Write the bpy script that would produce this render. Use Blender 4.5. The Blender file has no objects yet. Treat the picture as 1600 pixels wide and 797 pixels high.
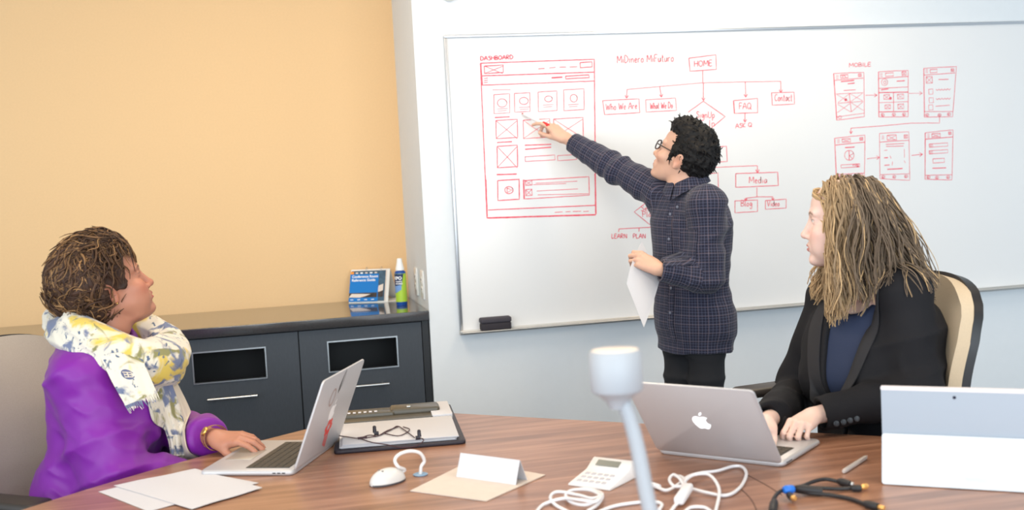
import bpy, bmesh, numpy as np
from math import *
from mathutils import Matrix, Vector

# ---------------------------------------------------------------- camera, sky light, lamps, exposure
sc = bpy.context.scene
TH, PH, RO, FPX = .2242, .0722, .0516, 1802.7          # yaw right, pitch down, roll (radians), focal length in pixels of a 1600 wide frame
CAM = np.array([0, 0, 1.45])
AX_F = np.array([sin(TH)*cos(PH), cos(TH)*cos(PH), -sin(PH)])
_r = np.array([cos(TH), -sin(TH), 0]); _u = np.cross(_r, AX_F)
AX_R = cos(RO)*_r-sin(RO)*_u; AX_U = sin(RO)*_r+cos(RO)*_u
cam = bpy.data.cameras.new('camera'); cam_ob = bpy.data.objects.new('camera', cam); sc.collection.objects.link(cam_ob)
cam_ob.matrix_world = Matrix(((AX_R[0], AX_U[0], -AX_F[0], CAM[0]), (AX_R[1], AX_U[1], -AX_F[1], CAM[1]), (AX_R[2], AX_U[2], -AX_F[2], CAM[2]), (0, 0, 0, 1)))
cam.sensor_width = 36; cam.lens = 36*FPX/1600; cam.clip_start = .05
cam.dof.use_dof = True; cam.dof.focus_distance = 3.65; cam.dof.aperture_fstop = 3.0
sc.camera = cam_ob
w = bpy.data.worlds.new('daylight'); sc.world = w; w.use_nodes = True
w.node_tree.nodes['Background'].inputs[0].default_value = (.76, .89, 1, 1); w.node_tree.nodes['Background'].inputs[1].default_value = .72
def area(name, loc, aim, sx, sy, power, col):
    l = bpy.data.lights.new(name, 'AREA'); l.shape = 'RECTANGLE'; l.size = sx; l.size_y = sy; l.energy = power; l.color = col
    o = bpy.data.objects.new(name, l); sc.collection.objects.link(o); o.location = loc
    o.rotation_euler = (Vector(aim)-Vector(loc)).to_track_quat('-Z', 'Y').to_euler(); return o
area('window_light', (-2.6, .6, 1.7), (1.2, 3.6, 1.1), 2.6, 1.8, 55, (.88, .95, 1))
area('rear_window_light', (1.0, -3.1, 1.45), (1.1, 4.6, .75), 6.0, 2.4, 215, (.80, .92, 1))
for x, y in ((.1, 3.5), (2.0, 3.5), (-.4, 1.2), (1.9, 1.2)):
    area('ceiling_lamp', (x, y, 2.72), (x, y, 0), .6, 1.2, 18, (1, .82, .60))
sc.view_settings.view_transform = 'Standard'; sc.view_settings.look = 'None'; sc.view_settings.gamma = 1; sc.view_settings.exposure = .21
sc.view_settings.use_curve_mapping = False

# a photograph pixel -> the point where its ray meets a height, a wall plane or a distance
def ray(x, y): return AX_F+AX_R*((x-800)/FPX)-AX_U*((y-398.5)/FPX)
def atz(x, y, z): d = ray(x, y); return CAM+d*((z-1.45)/d[2])
def aty(x, y, Y): d = ray(x, y); return CAM+d*(Y/d[1])
def atd(x, y, D): return CAM+ray(x, y)*D
# ---------------------------------------------------------------- helpers
def srgb(r, g, b):
    f = lambda c: (c/255)/12.92 if c/255 <= .04045 else ((c/255+.055)/1.055)**2.4
    return (f(r), f(g), f(b), 1)
def vec(*a): return np.array(a, float)
def unit(v):
    v = np.asarray(v, float); return v/np.linalg.norm(v)
def lerp(a, b, t): return a+(b-a)*t
def frame(fwd, up=(0, 0, 1)):
    """rows x=fwd, y=left, z=up"""
    x = unit(fwd); y = unit(np.cross(up, x)); z = np.cross(x, y)
    return np.array([x, y, z])
def spline(pts, n):
    """Catmull-Rom through pts, n samples"""
    P = np.asarray(pts, float); m = len(P)
    if m == 2: return P[0]+(P[1]-P[0])*np.linspace(0, 1, n)[:, None]
    P = np.vstack([2*P[0]-P[1], P, 2*P[-1]-P[-2]])
    t = np.linspace(0, m-1, n); i = np.minimum(t.astype(int), m-2); u = (t-i)[:, None]
    a, b, c, d = P[i], P[i+1], P[i+2], P[i+3]
    return .5*(2*b+(c-a)*u+(2*a-5*b+4*c-d)*u*u+(3*b-a-3*c+d)*u**3)
def hash3(i, j, k, s):
    h = (i*374761393+j*668265263+k*2147483647+s*974634541) & 0x7fffffff
    h = ((h ^ (h >> 13))*1274126177) & 0x7fffffff
    h = ((h ^ (h >> 16))*668265263) & 0x7fffffff
    return ((h ^ (h >> 15)) & 0xffff)/65535.
def vnoise(P, s=0):
    """smooth value noise in [-1,1]"""
    P = np.asarray(P, float); I = np.floor(P).astype(np.int64); f = P-I; f = f*f*f*(f*(f*6-15)+10)
    r = 0
    for a in (0, 1):
        wa = f[:, 0] if a else 1-f[:, 0]
        for b in (0, 1):
            wb = f[:, 1] if b else 1-f[:, 1]
            for c in (0, 1):
                wc = f[:, 2] if c else 1-f[:, 2]
                r = r+wa*wb*wc*hash3(I[:, 0]+a, I[:, 1]+b, I[:, 2]+c, s)
    return r*2-1
def ridge(P, s=0):
    return 1-2*np.abs(vnoise(P, s))
rng = np.random.default_rng(7)

# ---------------------------------------------------------------- object plumbing
COL = bpy.context.scene.collection
def tag(o, label=None, cat=None, group=None, kind=None):
    if label: o['label'] = label
    if cat: o['category'] = cat
    if group: o['group'] = group
    if kind: o['kind'] = kind
    return o
def empty(name, loc, rz=0, **k):
    o = bpy.data.objects.new(name, None); COL.objects.link(o); o.empty_display_size = .05
    o.location = loc; o.rotation_euler = (0, 0, rz); return tag(o, **k)
def link(me, name, parent=None, local=False):
    o = bpy.data.objects.new(name, me); COL.objects.link(o)
    if parent is not None:
        o.parent = parent
        if not local:
            bpy.context.view_layer.update()
            o.matrix_parent_inverse = parent.matrix_world.inverted()
    return o
def raw_mesh(name, V, Fq, mats=(), smooth=True, mi=None):
    """V (n,3); Fq list of polygons or (m,4)/(m,3) int array"""
    me = bpy.data.meshes.new(name); V = np.ascontiguousarray(V, np.float32)
    if isinstance(Fq, np.ndarray):
        k = Fq.shape[1]; ls = np.arange(len(Fq), dtype=np.int32)*k; lt = np.full(len(Fq), k, np.int32); fl = Fq.ravel()
    else:
        lt = np.array([len(f) for f in Fq], np.int32); ls = np.concatenate([[0], np.cumsum(lt)[:-1]]).astype(np.int32)
        fl = np.fromiter((v for f in Fq for v in f), np.int32)
    me.vertices.add(len(V)); me.vertices.foreach_set('co', V.ravel())
    me.loops.add(len(fl)); me.loops.foreach_set('vertex_index', np.ascontiguousarray(fl, np.int32))
    me.polygons.add(len(lt)); me.polygons.foreach_set('loop_start', ls); me.polygons.foreach_set('loop_total', lt)
    if mi is not None: me.polygons.foreach_set('material_index', np.asarray(mi, np.int32))
    for m in mats: me.materials.append(m)
    me.update(calc_edges=True); me.validate()
    sm = np.full(len(me.polygons), bool(smooth)); me.polygons.foreach_set('use_smooth', sm)
    return me
class MB:
    """collects shapes, builds them as one mesh"""
    def __init__(s): s.V = []; s.F = []; s.M = []; s.n = 0
    def add(s, V, Fs, m=0):
        V = np.asarray(V, float).reshape(-1, 3); s.V.append(V)
        s.F += [tuple(i+s.n for i in f) for f in Fs]; s.M += [m]*len(Fs); s.n += len(V); return s
    def box(s, c, size, r=0, seg=2, R=None, m=0):
        bm = bmesh.new(); bmesh.ops.create_cube(bm, size=1)
        for v in bm.verts: v.co = (v.co[0]*size[0], v.co[1]*size[1], v.co[2]*size[2])
        if r > 0: bmesh.ops.bevel(bm, geom=bm.edges[:], offset=r, segments=seg, affect='EDGES', profile=.5)
        V = np.array([v.co[:] for v in bm.verts]); bm.verts.index_update()
        Fs = [[v.index for v in f.verts] for f in bm.faces]; bm.free()
        if R is not None: V = V@np.asarray(R)
        return s.add(V+np.asarray(c, float), Fs, m)
    def ring(s, rings, m=0, cap=(True, True), closed=False):
        """rings: list of (k,3) loops lofted together"""
        k = len(rings[0]); V = np.concatenate(rings); Fs = []
        n = len(rings)
        for i in range(n if closed else n-1):
            a = i*k; b = ((i+1) % n)*k
            for j in range(k):
                j2 = (j+1) % k; Fs.append((a+j, a+j2, b+j2, b+j))
        if not closed:
            if cap[0]: Fs.append(tuple(range(k-1, -1, -1)))
            if cap[1]: Fs.append(tuple((n-1)*k+j for j in range(k)))
        return s.add(V, Fs, m)
    def lathe(s, prof, c=(0, 0, 0), k=32, R=None, m=0):
        a = np.linspace(0, 2*pi, k, endpoint=False); rs = []
        for r, z in prof: rs.append(np.stack([np.cos(a)*max(r, 1e-4), np.sin(a)*max(r, 1e-4), a*0+z], 1))
        if R is not None: rs = [q@np.asarray(R) for q in rs]
        return s.ring([q+np.asarray(c, float) for q in rs], m)
    def tube(s, P, r, k=8, m=0, flat=1., cap=True):
        P = np.asarray(P, float); n = len(P); r = np.broadcast_to(np.asarray(r, float), (n,))
        T = np.gradient(P, axis=0); T /= np.linalg.norm(T, axis=1)[:, None]+1e-12
        u = np.cross(T[0], (0, 0, 1)) if abs(T[0][2]) < .9 else np.cross(T[0], (1, 0, 0)); u = unit(u)
        a = np.linspace(0, 2*pi, k, endpoint=False); rings = []
        for i in range(n):
            u = unit(u-T[i]*(u@T[i])); v = np.cross(T[i], u)
            rings.append(P[i]+r[i]*(np.cos(a)[:, None]*u+flat*np.sin(a)[:, None]*v))
        return s.ring(rings, m, (cap, cap))
    def sphere(s, c, r, k=16, n=10, R=None, m=0):
        r = np.broadcast_to(np.asarray(r, float), (3,)); rs = []
        for t in np.linspace(-pi/2+.05, pi/2-.05, n):
            a = np.linspace(0, 2*pi, k, endpoint=False)
            q = np.stack([np.cos(a)*cos(t)*r[0], np.sin(a)*cos(t)*r[1], a*0+sin(t)*r[2]], 1)
            if R is not None: q = q@np.asarray(R)
            rs.append(q+np.asarray(c, float))
        return s.ring(rs, m)
    def prism(s, poly, z0, z1, m=0, fn=None):
        P = np.asarray(poly, float); a = np.c_[P, np.full(len(P), z0)]; b = np.c_[P, np.full(len(P), z1)]
        if fn is not None: a = np.array([fn(q) for q in a]); b = np.array([fn(q) for q in b])
        return s.ring([a, b], m)
    def sheet(s, G, th=.001, m=0):
        """G (n,m,3) grid -> thin closed solid"""
        G = np.asarray(G, float); n, k = G.shape[:2]
        du = np.gradient(G, axis=0); dv = np.gradient(G, axis=1); N = np.cross(du, dv); N /= np.linalg.norm(N, axis=2)[:, :, None]+1e-12
        A = (G+N*th/2).reshape(-1, 3); B = (G-N*th/2).reshape(-1, 3); o = n*k; Fs = []
        for i in range(n-1):
            for j in range(k-1):
                a, b, c, d = i*k+j, (i+1)*k+j, (i+1)*k+j+1, i*k+j+1
                Fs += [(a, b, c, d), (o+d, o+c, o+b, o+a)]
        bd = [i*k for i in range(n)]+[(n-1)*k+j for j in range(1, k)]+[i*k+k-1 for i in range(n-2, -1, -1)]+[j for j in range(k-2, 0, -1)]
        for i in range(len(bd)):
            a, b = bd[i], bd[(i+1) % len(bd)]; Fs.append((b, a, o+a, o+b))
        return s.add(np.vstack([A, B]), Fs, m)
    def build(s, name, mats, parent=None, smooth=True, sharp=50, wn=False):
        if not isinstance(mats, (list, tuple)): mats = [mats]
        V = np.concatenate(s.V)
        # keep the object's origin at the middle of its base
        org = vec((V[:, 0].min()+V[:, 0].max())/2, (V[:, 1].min()+V[:, 1].max())/2, V[:, 2].min())
        me = raw_mesh(name, V-org, s.F, mats, smooth, s.M)
        if smooth and sharp: me.set_sharp_from_angle(angle=radians(sharp))
        o = link(me, name)
        o.location = org
        if wn: o.modifiers.new('weighted normal', 'WEIGHTED_NORMAL').keep_sharp = True
        if parent is not None: adopt(o, parent)
        return o
def adopt(o, parent):
    o.parent = parent
    o.matrix_parent_inverse = world_of(parent).inverted()
    return o
def world_of(o):
    M = Matrix.LocRotScale(o.location, o.rotation_euler, o.scale)
    if o.parent is None: return M
    return world_of(o.parent) @ o.matrix_parent_inverse @ M
def copy_tree(o, parent=None):
    c = o.copy(); COL.objects.link(c)
    if parent is not None: c.parent = parent
    for ch in list(o.children): copy_tree(ch, c)
    return c

# ---------------------------------------------------------------- materials
def mat(name, col, rough=.5, metal=0, spec=.5, var=0, vscale=8, bump=0, bscale=300, col2=None, coat=0, sheen=0, stretch=None, sss=0, emit=0, alpha=1):
    m = bpy.data.materials.new(name); m.use_nodes = True; nt = m.node_tree; b = nt.nodes['Principled BSDF']
    b.inputs['Base Color'].default_value = col; b.inputs['Roughness'].default_value = rough; b.inputs['Metallic'].default_value = metal
    b.inputs['Specular IOR Level'].default_value = spec; b.inputs['Coat Weight'].default_value = coat
    b.inputs['Sheen Weight'].default_value = sheen; b.inputs['Alpha'].default_value = alpha
    if sss:
        b.inputs['Subsurface Weight'].default_value = sss; b.inputs['Subsurface Radius'].default_value = (.012, .004, .002); b.inputs['Subsurface Scale'].default_value = 1
    if emit:
        b.inputs['Emission Color'].default_value = col; b.inputs['Emission Strength'].default_value = emit
    tc = nt.nodes.new('ShaderNodeTexCoord'); mp = nt.nodes.new('ShaderNodeMapping'); nt.links.new(tc.outputs['Object'], mp.inputs['Vector'])
    if stretch: mp.inputs['Scale'].default_value = stretch
    if var or col2:
        n = nt.nodes.new('ShaderNodeTexNoise'); n.inputs['Scale'].default_value = vscale; n.inputs['Detail'].default_value = 5
        nt.links.new(mp.outputs[0], n.inputs['Vector'])
        r = nt.nodes.new('ShaderNodeValToRGB'); r.color_ramp.elements[0].position = .3; r.color_ramp.elements[1].position = .7
        c2 = col2 or tuple(c*(1-var) for c in col[:3])+(1,)
        r.color_ramp.elements[0].color = c2; r.color_ramp.elements[1].color = col
        nt.links.new(n.outputs['Fac'], r.inputs[0]); nt.links.new(r.outputs[0], b.inputs['Base Color'])
    if bump:
        n = nt.nodes.new('ShaderNodeTexNoise'); n.inputs['Scale'].default_value = bscale; n.inputs['Detail'].default_value = 3
        nt.links.new(mp.outputs[0], n.inputs['Vector'])
        bp = nt.nodes.new('ShaderNodeBump'); bp.inputs['Strength'].default_value = bump; bp.inputs['Distance'].default_value = .002
        nt.links.new(n.outputs['Fac'], bp.inputs['Height']); nt.links.new(bp.outputs[0], b.inputs['Normal'])
    return m
def attr_mat(name, attr='col', rough=.5, sss=0, spec=.4, bump=0, bscale=400, sheen=0):
    m = mat(name, (1, 1, 1, 1), rough, spec=spec, sss=sss, bump=bump, bscale=bscale, sheen=sheen); nt = m.node_tree
    a = nt.nodes.new('ShaderNodeAttribute'); a.attribute_name = attr
    nt.links.new(a.outputs['Color'], nt.nodes['Principled BSDF'].inputs['Base Color']); return m

# ---------------------------------------------------------------- implicit surfaces -> one continuous mesh
class SDF:
    def __init__(s): s.ops = []
    def _a(s, op, fn, lo, hi, k): s.ops.append((op, fn, np.minimum(lo, hi), np.maximum(lo, hi), k)); return s
    def cone(s, a, b, ra, rb, k=.01, op='u', flat=False, sq=None):
        """tapered capsule; flat cuts it square at b; sq=(axis, factor) flattens it"""
        a = np.asarray(a, float); b = np.asarray(b, float); ab = b-a; L2 = ab@ab; n = ab/sqrt(L2); R = max(ra, rb)
        def fn(P):
            q = P-a; t = (q@ab)/L2; h = np.clip(t, 0, 1); v = q-h[:, None]*ab
            if sq is not None:
                ax = np.asarray(sq[0], float); ax = unit(ax-n*(ax@n)); v = v+((v@ax)*(1/sq[1]-1))[:, None]*ax
            d = np.sqrt((v*v).sum(1))-(ra+(rb-ra)*h)
            if flat: d = np.maximum(d, (q@n)-sqrt(L2))
            return d
        return s._a(op, fn, np.minimum(a, b)-R*1.6, np.maximum(a, b)+R*1.6, k)
    def chain(s, P, r, k=.01, kj=None, **kw):
        for i in range(len(P)-1): s.cone(P[i], P[i+1], r[i], r[i+1], k if i == 0 else (kj or .006), **kw)
        return s
    def ell(s, c, r, R=None, k=.01, op='u'):
        c = np.asarray(c, float); r = np.broadcast_to(np.asarray(r, float), (3,))
        def fn(P):
            q = P-c
            if R is not None: q = q@np.asarray(R).T
            k0 = np.sqrt(((q/r)**2).sum(1)); k1 = np.sqrt(((q/r**2)**2).sum(1))+1e-9
            return k0*(k0-1)/k1
        m = r.max(); return s._a(op, fn, c-m, c+m, k)
    def loft(s, org, R, T, xf, xb, w, e=2.2, mid=.5, k=.01, op='u', bend=None, g=0):
        """stack of superelliptic sections along local z; xf/xb front and back extents, w half width"""
        org = np.asarray(org, float); R = np.asarray(R, float)
        t = np.linspace(T[0], T[-1], 160)
        def dense(a):
            a = np.broadcast_to(np.asarray(a, float), (len(T),)); return np.interp(t, T, a) if len(T) < 3 else pchip(T, a, t)
        F_, B_, W_ = dense(xf)+g, dense(xb)-g, dense(w)+g; C_ = F_*(1-mid)+B_*mid
        RF, RB = np.maximum(F_-C_, 1e-3), np.maximum(C_-B_, 1e-3); W_ = np.maximum(W_, 1e-3)
        By = dense(bend) if bend is not None else t*0
        t0, t1 = T[0]-g, T[-1]+g
        def fn(P):
            q = (P-org)@R.T; z = q[:, 2]; zc = np.clip(z, T[0], T[-1])
            cx = np.interp(zc, t, C_); rf = np.interp(zc, t, RF); rb = np.interp(zc, t, RB); ww = np.interp(zc, t, W_); by = np.interp(zc, t, By)
            x = q[:, 0]-cx; y = q[:, 1]-by; rx = np.where(x > 0, rf, rb)
            rho = ((np.abs(x)/rx)**e+(np.abs(y)/ww)**e)**(1/e)
            d = (rho-1)*np.minimum(rx, ww)
            return np.maximum(d, np.maximum(t0-z, z-t1))
        m = max(np.abs(F_).max(), np.abs(B_).max(), W_.max()+np.abs(By).max())
        c = np.array([[x, y, z] for x in (-m, m) for y in (-m, m) for z in (t0, t1)])@R+org
        return s._a(op, fn, c.min(0), c.max(0), k)
    def fn(s, f, lo, hi, k=.01, op='u'): return s._a(op, f, np.asarray(lo, float), np.asarray(hi, float), k)
    def ev(s, P, blocks=None, m=None, pad=0):
        """evaluate; blocks=(lo,hi) boxes each holding m consecutive points"""
        d = np.full(len(P), 9.)
        for op, f, lo, hi, k in s.ops:
            if blocks is not None:
                e = k+pad
                b = np.all((blocks[0] <= hi+e) & (blocks[1] >= lo-e), axis=1)
                if not b.any(): continue
                ii = (np.nonzero(b)[0][:, None]*m+np.arange(m)).ravel(); q = P[ii]; a = d[ii]
            else: ii = slice(None); q = P; a = d
            if op == 'd':                                  # relief matters near the surface only
                nr = np.abs(a) < .035; r = a.copy()
                if nr.any(): r[nr] += f(q[nr])
                d[ii] = r; continue
            v = f(q)
            if op == 'u':
                if k > 0:
                    h = np.maximum(k-np.abs(a-v), 0)/k; r = np.minimum(a, v)-h*h*k*.25
                else: r = np.minimum(a, v)
            elif op == 's':
                v = -v
                if k > 0:
                    h = np.maximum(k-np.abs(a-v), 0)/k; r = np.maximum(a, v)+h*h*k*.25
                else: r = np.maximum(a, v)
            elif op == 'i': r = np.maximum(a, v)
            d[ii] = r
        return d
    def mesh(s, h, lo=None, hi=None, B=8):
        us = [o for o in s.ops if o[0] == 'u']
        if lo is None: lo = np.min([o[2] for o in us], 0)-3*h
        if hi is None: hi = np.max([o[3] for o in us], 0)+3*h
        lo = np.asarray(lo, float); nb = np.ceil((np.asarray(hi)-lo)/(h*B)).astype(int)
        I = np.stack(np.meshgrid(*[np.arange(n) for n in nb], indexing='ij'), -1).reshape(-1, 3)
        bl = lo+I*(h*B); bh = bl+h*B; hd = h*B*sqrt(3)/2
        d = s.ev((bl+bh)/2, (bl, bh), 1, pad=hd*2)
        act = np.abs(d) < hd*3.0; I = I[act]; bl = bl[act]; bh = bh[act]
        g = np.arange(B+1); L = np.stack(np.meshgrid(g, g, g, indexing='ij'), -1).reshape(-1, 3)
        m = len(L); P = (bl[:, None]+L[None]*h).reshape(-1, 3)
        D = s.ev(P, (bl, bh), m, pad=h*2).reshape(len(I), B+1, B+1, B+1)
        D = np.where(D == 0, 1e-9, D); S = D < 0
        acc = 0; cnt = 0
        c = lambda A, o: A[:, o[0]:o[0]+B, o[1]:o[1]+B, o[2]:o[2]+B]
        num = np.zeros((len(I), B, B, B, 3)); cn = np.zeros((len(I), B, B, B))
        for ax in range(3):
            for u in (0, 1):
                for v in (0, 1):
                    o = [0, 0, 0]; oth = [i for i in range(3) if i != ax]; o[oth[0]] = u; o[oth[1]] = v
                    o2 = list(o); o2[ax] = 1
                    x = c(S, o) != c(S, o2)
                    if not x.any(): continue
                    a = c(D, o)[x]; b = c(D, o2)[x]; t = a/(a-b)
                    q = np.tile(np.array(o, float), (len(t), 1)); q[:, ax] = t
                    num[x] += q; cn[x] += 1
        ce = cn > 0; bi, i, j, k = np.nonzero(ce)
        cell = np.stack([I[bi, 0]*B+i, I[bi, 1]*B+j, I[bi, 2]*B+k], 1)
        V = lo+(cell+num[ce]/cn[ce][:, None])*h
        N = nb*B+2; key = lambda C: ((C[:, 0]+1)*N[1]+(C[:, 1]+1))*N[2]+C[:, 2]+1
        K = key(cell); so = np.argsort(K); Ks = K[so]; Fs = []
        s0 = S[bi, i, j, k]
        for ax, (e1, e2) in enumerate((((0, 1, 0), (0, 0, 1)), ((0, 0, 1), (1, 0, 0)), ((1, 0, 0), (0, 1, 0)))):
            o = [0, 0, 0]; o[ax] = 1; s1 = S[bi, i+o[0], j+o[1], k+o[2]]
            x = s0 != s1; C = cell[x]; fl = s0[x]; e1 = np.array(e1); e2 = np.array(e2); idx = []; ok = np.ones(len(C), bool)
            for q in (C, C-e1, C-e1-e2, C-e2):
                kk = key(q); p = np.minimum(np.searchsorted(Ks, kk), len(Ks)-1); ok &= Ks[p] == kk; idx.append(so[p])
            Q = np.stack(idx, 1); Q[~fl] = Q[~fl][:, ::-1]; Fs.append(Q[ok])
        return V, np.concatenate(Fs)
def pchip(x, y, t):
    x = np.asarray(x, float); y = np.asarray(y, float); h = np.diff(x); dl = np.diff(y)/h; m = np.zeros(len(x))
    m[0], m[-1] = dl[0], dl[-1]
    a, b = dl[:-1], dl[1:]; ok = a*b > 0; w1 = 2*h[1:]+h[:-1]; w2 = h[1:]+2*h[:-1]
    m[1:-1][ok] = (w1+w2)[ok]/(w1[ok]/a[ok]+w2[ok]/b[ok])
    i = np.clip(np.searchsorted(x, t)-1, 0, len(x)-2); u = (t-x[i])/h[i]
    return (2*u**3-3*u**2+1)*y[i]+(u**3-2*u**2+u)*h[i]*m[i]+(-2*u**3+3*u**2)*y[i+1]+(u**3-u**2)*h[i]*m[i+1]
def smooth_mesh(V, Fq, n=2, lam=.5):
    E = np.concatenate([Fq[:, [0, 1]], Fq[:, [1, 2]], Fq[:, [2, 3]], Fq[:, [3, 0]]])
    for _ in range(n):
        acc = np.zeros_like(V); c = np.zeros(len(V))
        for a in range(3):
            acc[:, a] = np.bincount(E[:, 0], V[E[:, 1], a], len(V))+np.bincount(E[:, 1], V[E[:, 0], a], len(V))
        c = np.bincount(E[:, 0], minlength=len(V))+np.bincount(E[:, 1], minlength=len(V))
        V = V+lam*(acc/np.maximum(c, 1)[:, None]-V)
    return V
def sdf_obj(name, sdf, h, mats, parent=None, sm=1, col=None, uv=None, **kw):
    V, Fq = sdf.mesh(h, **kw)
    if sm: V = smooth_mesh(V, Fq, sm)
    if not isinstance(mats, (list, tuple)): mats = [mats]
    org = vec((V[:, 0].min()+V[:, 0].max())/2, (V[:, 1].min()+V[:, 1].max())/2, V[:, 2].min())
    me = raw_mesh(name, V-org, Fq, mats, True)
    if col is not None:
        c = col(V); a = me.color_attributes.new('col', 'FLOAT_COLOR', 'POINT'); a.data.foreach_set('color', np.c_[c, np.ones(len(c))].astype(np.float32).ravel())
    if uv is not None:
        ul = me.uv_layers.new(name='UVMap'); ul.data.foreach_set('uv', uv(V, Fq).astype(np.float32).ravel())
    o = link(me, name); o.location = org
    if parent is not None: adopt(o, parent)
    return o
def bones_uv(bones):
    """cloth coordinates in metres: along and around the nearest bone (a, b, radius, reference axis)"""
    def f(V, Fq):
        Cn = V[Fq].mean(1); best = None; bd = None
        for bi, (a, b, r, ax) in enumerate(bones):
            a = np.asarray(a, float); b = np.asarray(b, float); ab = b-a; t = np.clip(((Cn-a)@ab)/(ab@ab), 0, 1)
            d = np.linalg.norm(Cn-a-t[:, None]*ab, axis=1)-r
            if best is None: best = np.zeros(len(Cn), int); bd = d
            else:
                x = d < bd; best[x] = bi; bd[x] = d[x]
        out = np.zeros((len(Fq), 4, 2))
        for bi, (a, b, r, ax) in enumerate(bones):
            x = best == bi
            if not x.any(): continue
            a = np.asarray(a, float); b = np.asarray(b, float); n = unit(b-a); e = unit(np.asarray(ax, float)-n*(np.asarray(ax, float)@n)); f2 = np.cross(n, e)
            q = V[Fq[x]]-a; th = np.arctan2(q@f2, q@e)
            th = th-np.round((th-th[:, :1])/(2*pi))*2*pi
            out[x, :, 0] = th*r; out[x, :, 1] = q@n
        return out.reshape(-1, 2)
    return f
# ================================================================ the room
YW, YN, XR = 4.62, 5.212, .6963            # whiteboard wall, back of the niche, niche's side
def weave(m, scale, strength, dist=.001):
    nt = m.node_tree; b = nt.nodes['Principled BSDF']; tc = nt.nodes.new('ShaderNodeTexCoord'); prev = None
    for d in ('X', 'Z'):
        wv = nt.nodes.new('ShaderNodeTexWave'); wv.bands_direction = d; wv.inputs['Scale'].default_value = scale; wv.inputs['Distortion'].default_value = 1.5; wv.inputs['Detail'].default_value = 2
        nt.links.new(tc.outputs['Object'], wv.inputs['Vector'])
        bp = nt.nodes.new('ShaderNodeBump'); bp.inputs['Strength'].default_value = strength; bp.inputs['Distance'].default_value = dist
        nt.links.new(wv.outputs['Fac'], bp.inputs['Height'])
        if prev: nt.links.new(prev.outputs[0], bp.inputs['Normal'])
        prev = bp
    nt.links.new(prev.outputs[0], b.inputs['Normal'])
M_orange = mat('orange fabric wall', srgb(236, 198, 150), .85, var=.03, vscale=120, spec=.1); weave(M_orange, 90, .12)
M_wall = mat('white wall paint', srgb(229, 233, 236), .75, var=.015, vscale=30, spec=.2, bump=.05, bscale=500)
M_floor = mat('grey carpet', srgb(84, 90, 100), .95, var=.25, vscale=160, bump=.4, bscale=500)
M_ceil = mat('ceiling paint', srgb(238, 236, 232), .9, var=.01)
def struct(name, boxes, m):
    b = MB()
    for lo, hi in boxes: b.box((np.array(lo)+hi)/2, np.array(hi, float)-lo)
    return tag(b.build(name, m, smooth=False), kind='structure')
struct('floor', [((-3, -3.2, -.1), (4.6, 5.3, 0))], M_floor)
struct('ceiling', [((-3, -3.2, 2.75), (4.6, 5.3, 2.85))], M_ceil)
struct('wall_back', [((XR, YW, 0), (4.6, YW+.1, 2.75))], M_wall)
struct('wall_niche', [((-3, YN, 0), (XR+.1, YN+.1, 2.75))], M_orange)
struct('wall_return', [((XR, YW+.1, 0), (XR+.1, YN, 2.75))], M_wall)
struct('baseboard_back', [((XR+.0, YW-.012, 0), (4.6, YW, .1))], mat('dark vinyl baseboard', srgb(60, 60, 64), .5))
# round white disc high on the wall
b = MB(); R90 = np.array(((1, 0, 0), (0, 0, 1), (0, -1, 0))); p = aty(701, -9, YW)
b.lathe(((.0, 0), (.026, 0), (.03, .004), (.03, .012), (.024, .02), (0, .022)), (p[0], YW, p[2]), 32, R=np.array(((1, 0, 0), (0, 0, 1), (0, -1, 0))))
tag(b.build('wall_sensor', mat('white plastic', srgb(244, 243, 240), .4)), 'small round white sensor disc high on the wall above the whiteboard corner', 'sensor')

# ---------------------------------------------------------------- credenza in the niche
M_lam = mat('charcoal laminate', srgb(66, 71, 78), .45, var=.12, vscale=250, spec=.35, stretch=(1, 1, .2))
M_lamd = mat('black laminate edge', srgb(30, 32, 36), .5)
M_top = mat('polished dark stone', srgb(58, 58, 60), .12, var=.25, vscale=350, spec=.9, coat=.5)
M_steel = mat('brushed steel', srgb(205, 208, 210), .28, metal=1)
M_alu = mat('anodised aluminium', srgb(200, 202, 206), .35, metal=.9)
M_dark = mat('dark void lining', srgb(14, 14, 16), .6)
ZT = .905
b = MB(); b.box(((-2.6+XR)/2, (4.61+YN)/2, ZT-.02), (XR+2.6-.004, YN-4.61-.004, .04), .003)
tag(b.build('worktop', M_top, wn=True), 'long polished dark stone worktop lying across the charcoal cabinets', 'worktop')
def front_rect(pts, Y):
    P = np.array([aty(x, y, Y) for x, y in pts]); return P[:, 0].min(), P[:, 0].max(), P[:, 2].min(), P[:, 2].max()
YF = 4.628
SEAM = aty(467, 540, YF)[0]; XE = XR-.004
W2 = (aty(512, 555, YF)[0], aty(622, 548, YF)[0]); WZ = (aty(567, 578, YF)[2], aty(567, 529, YF)[2])
CW = XE-.028-SEAM                            # cabinet width
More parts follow.
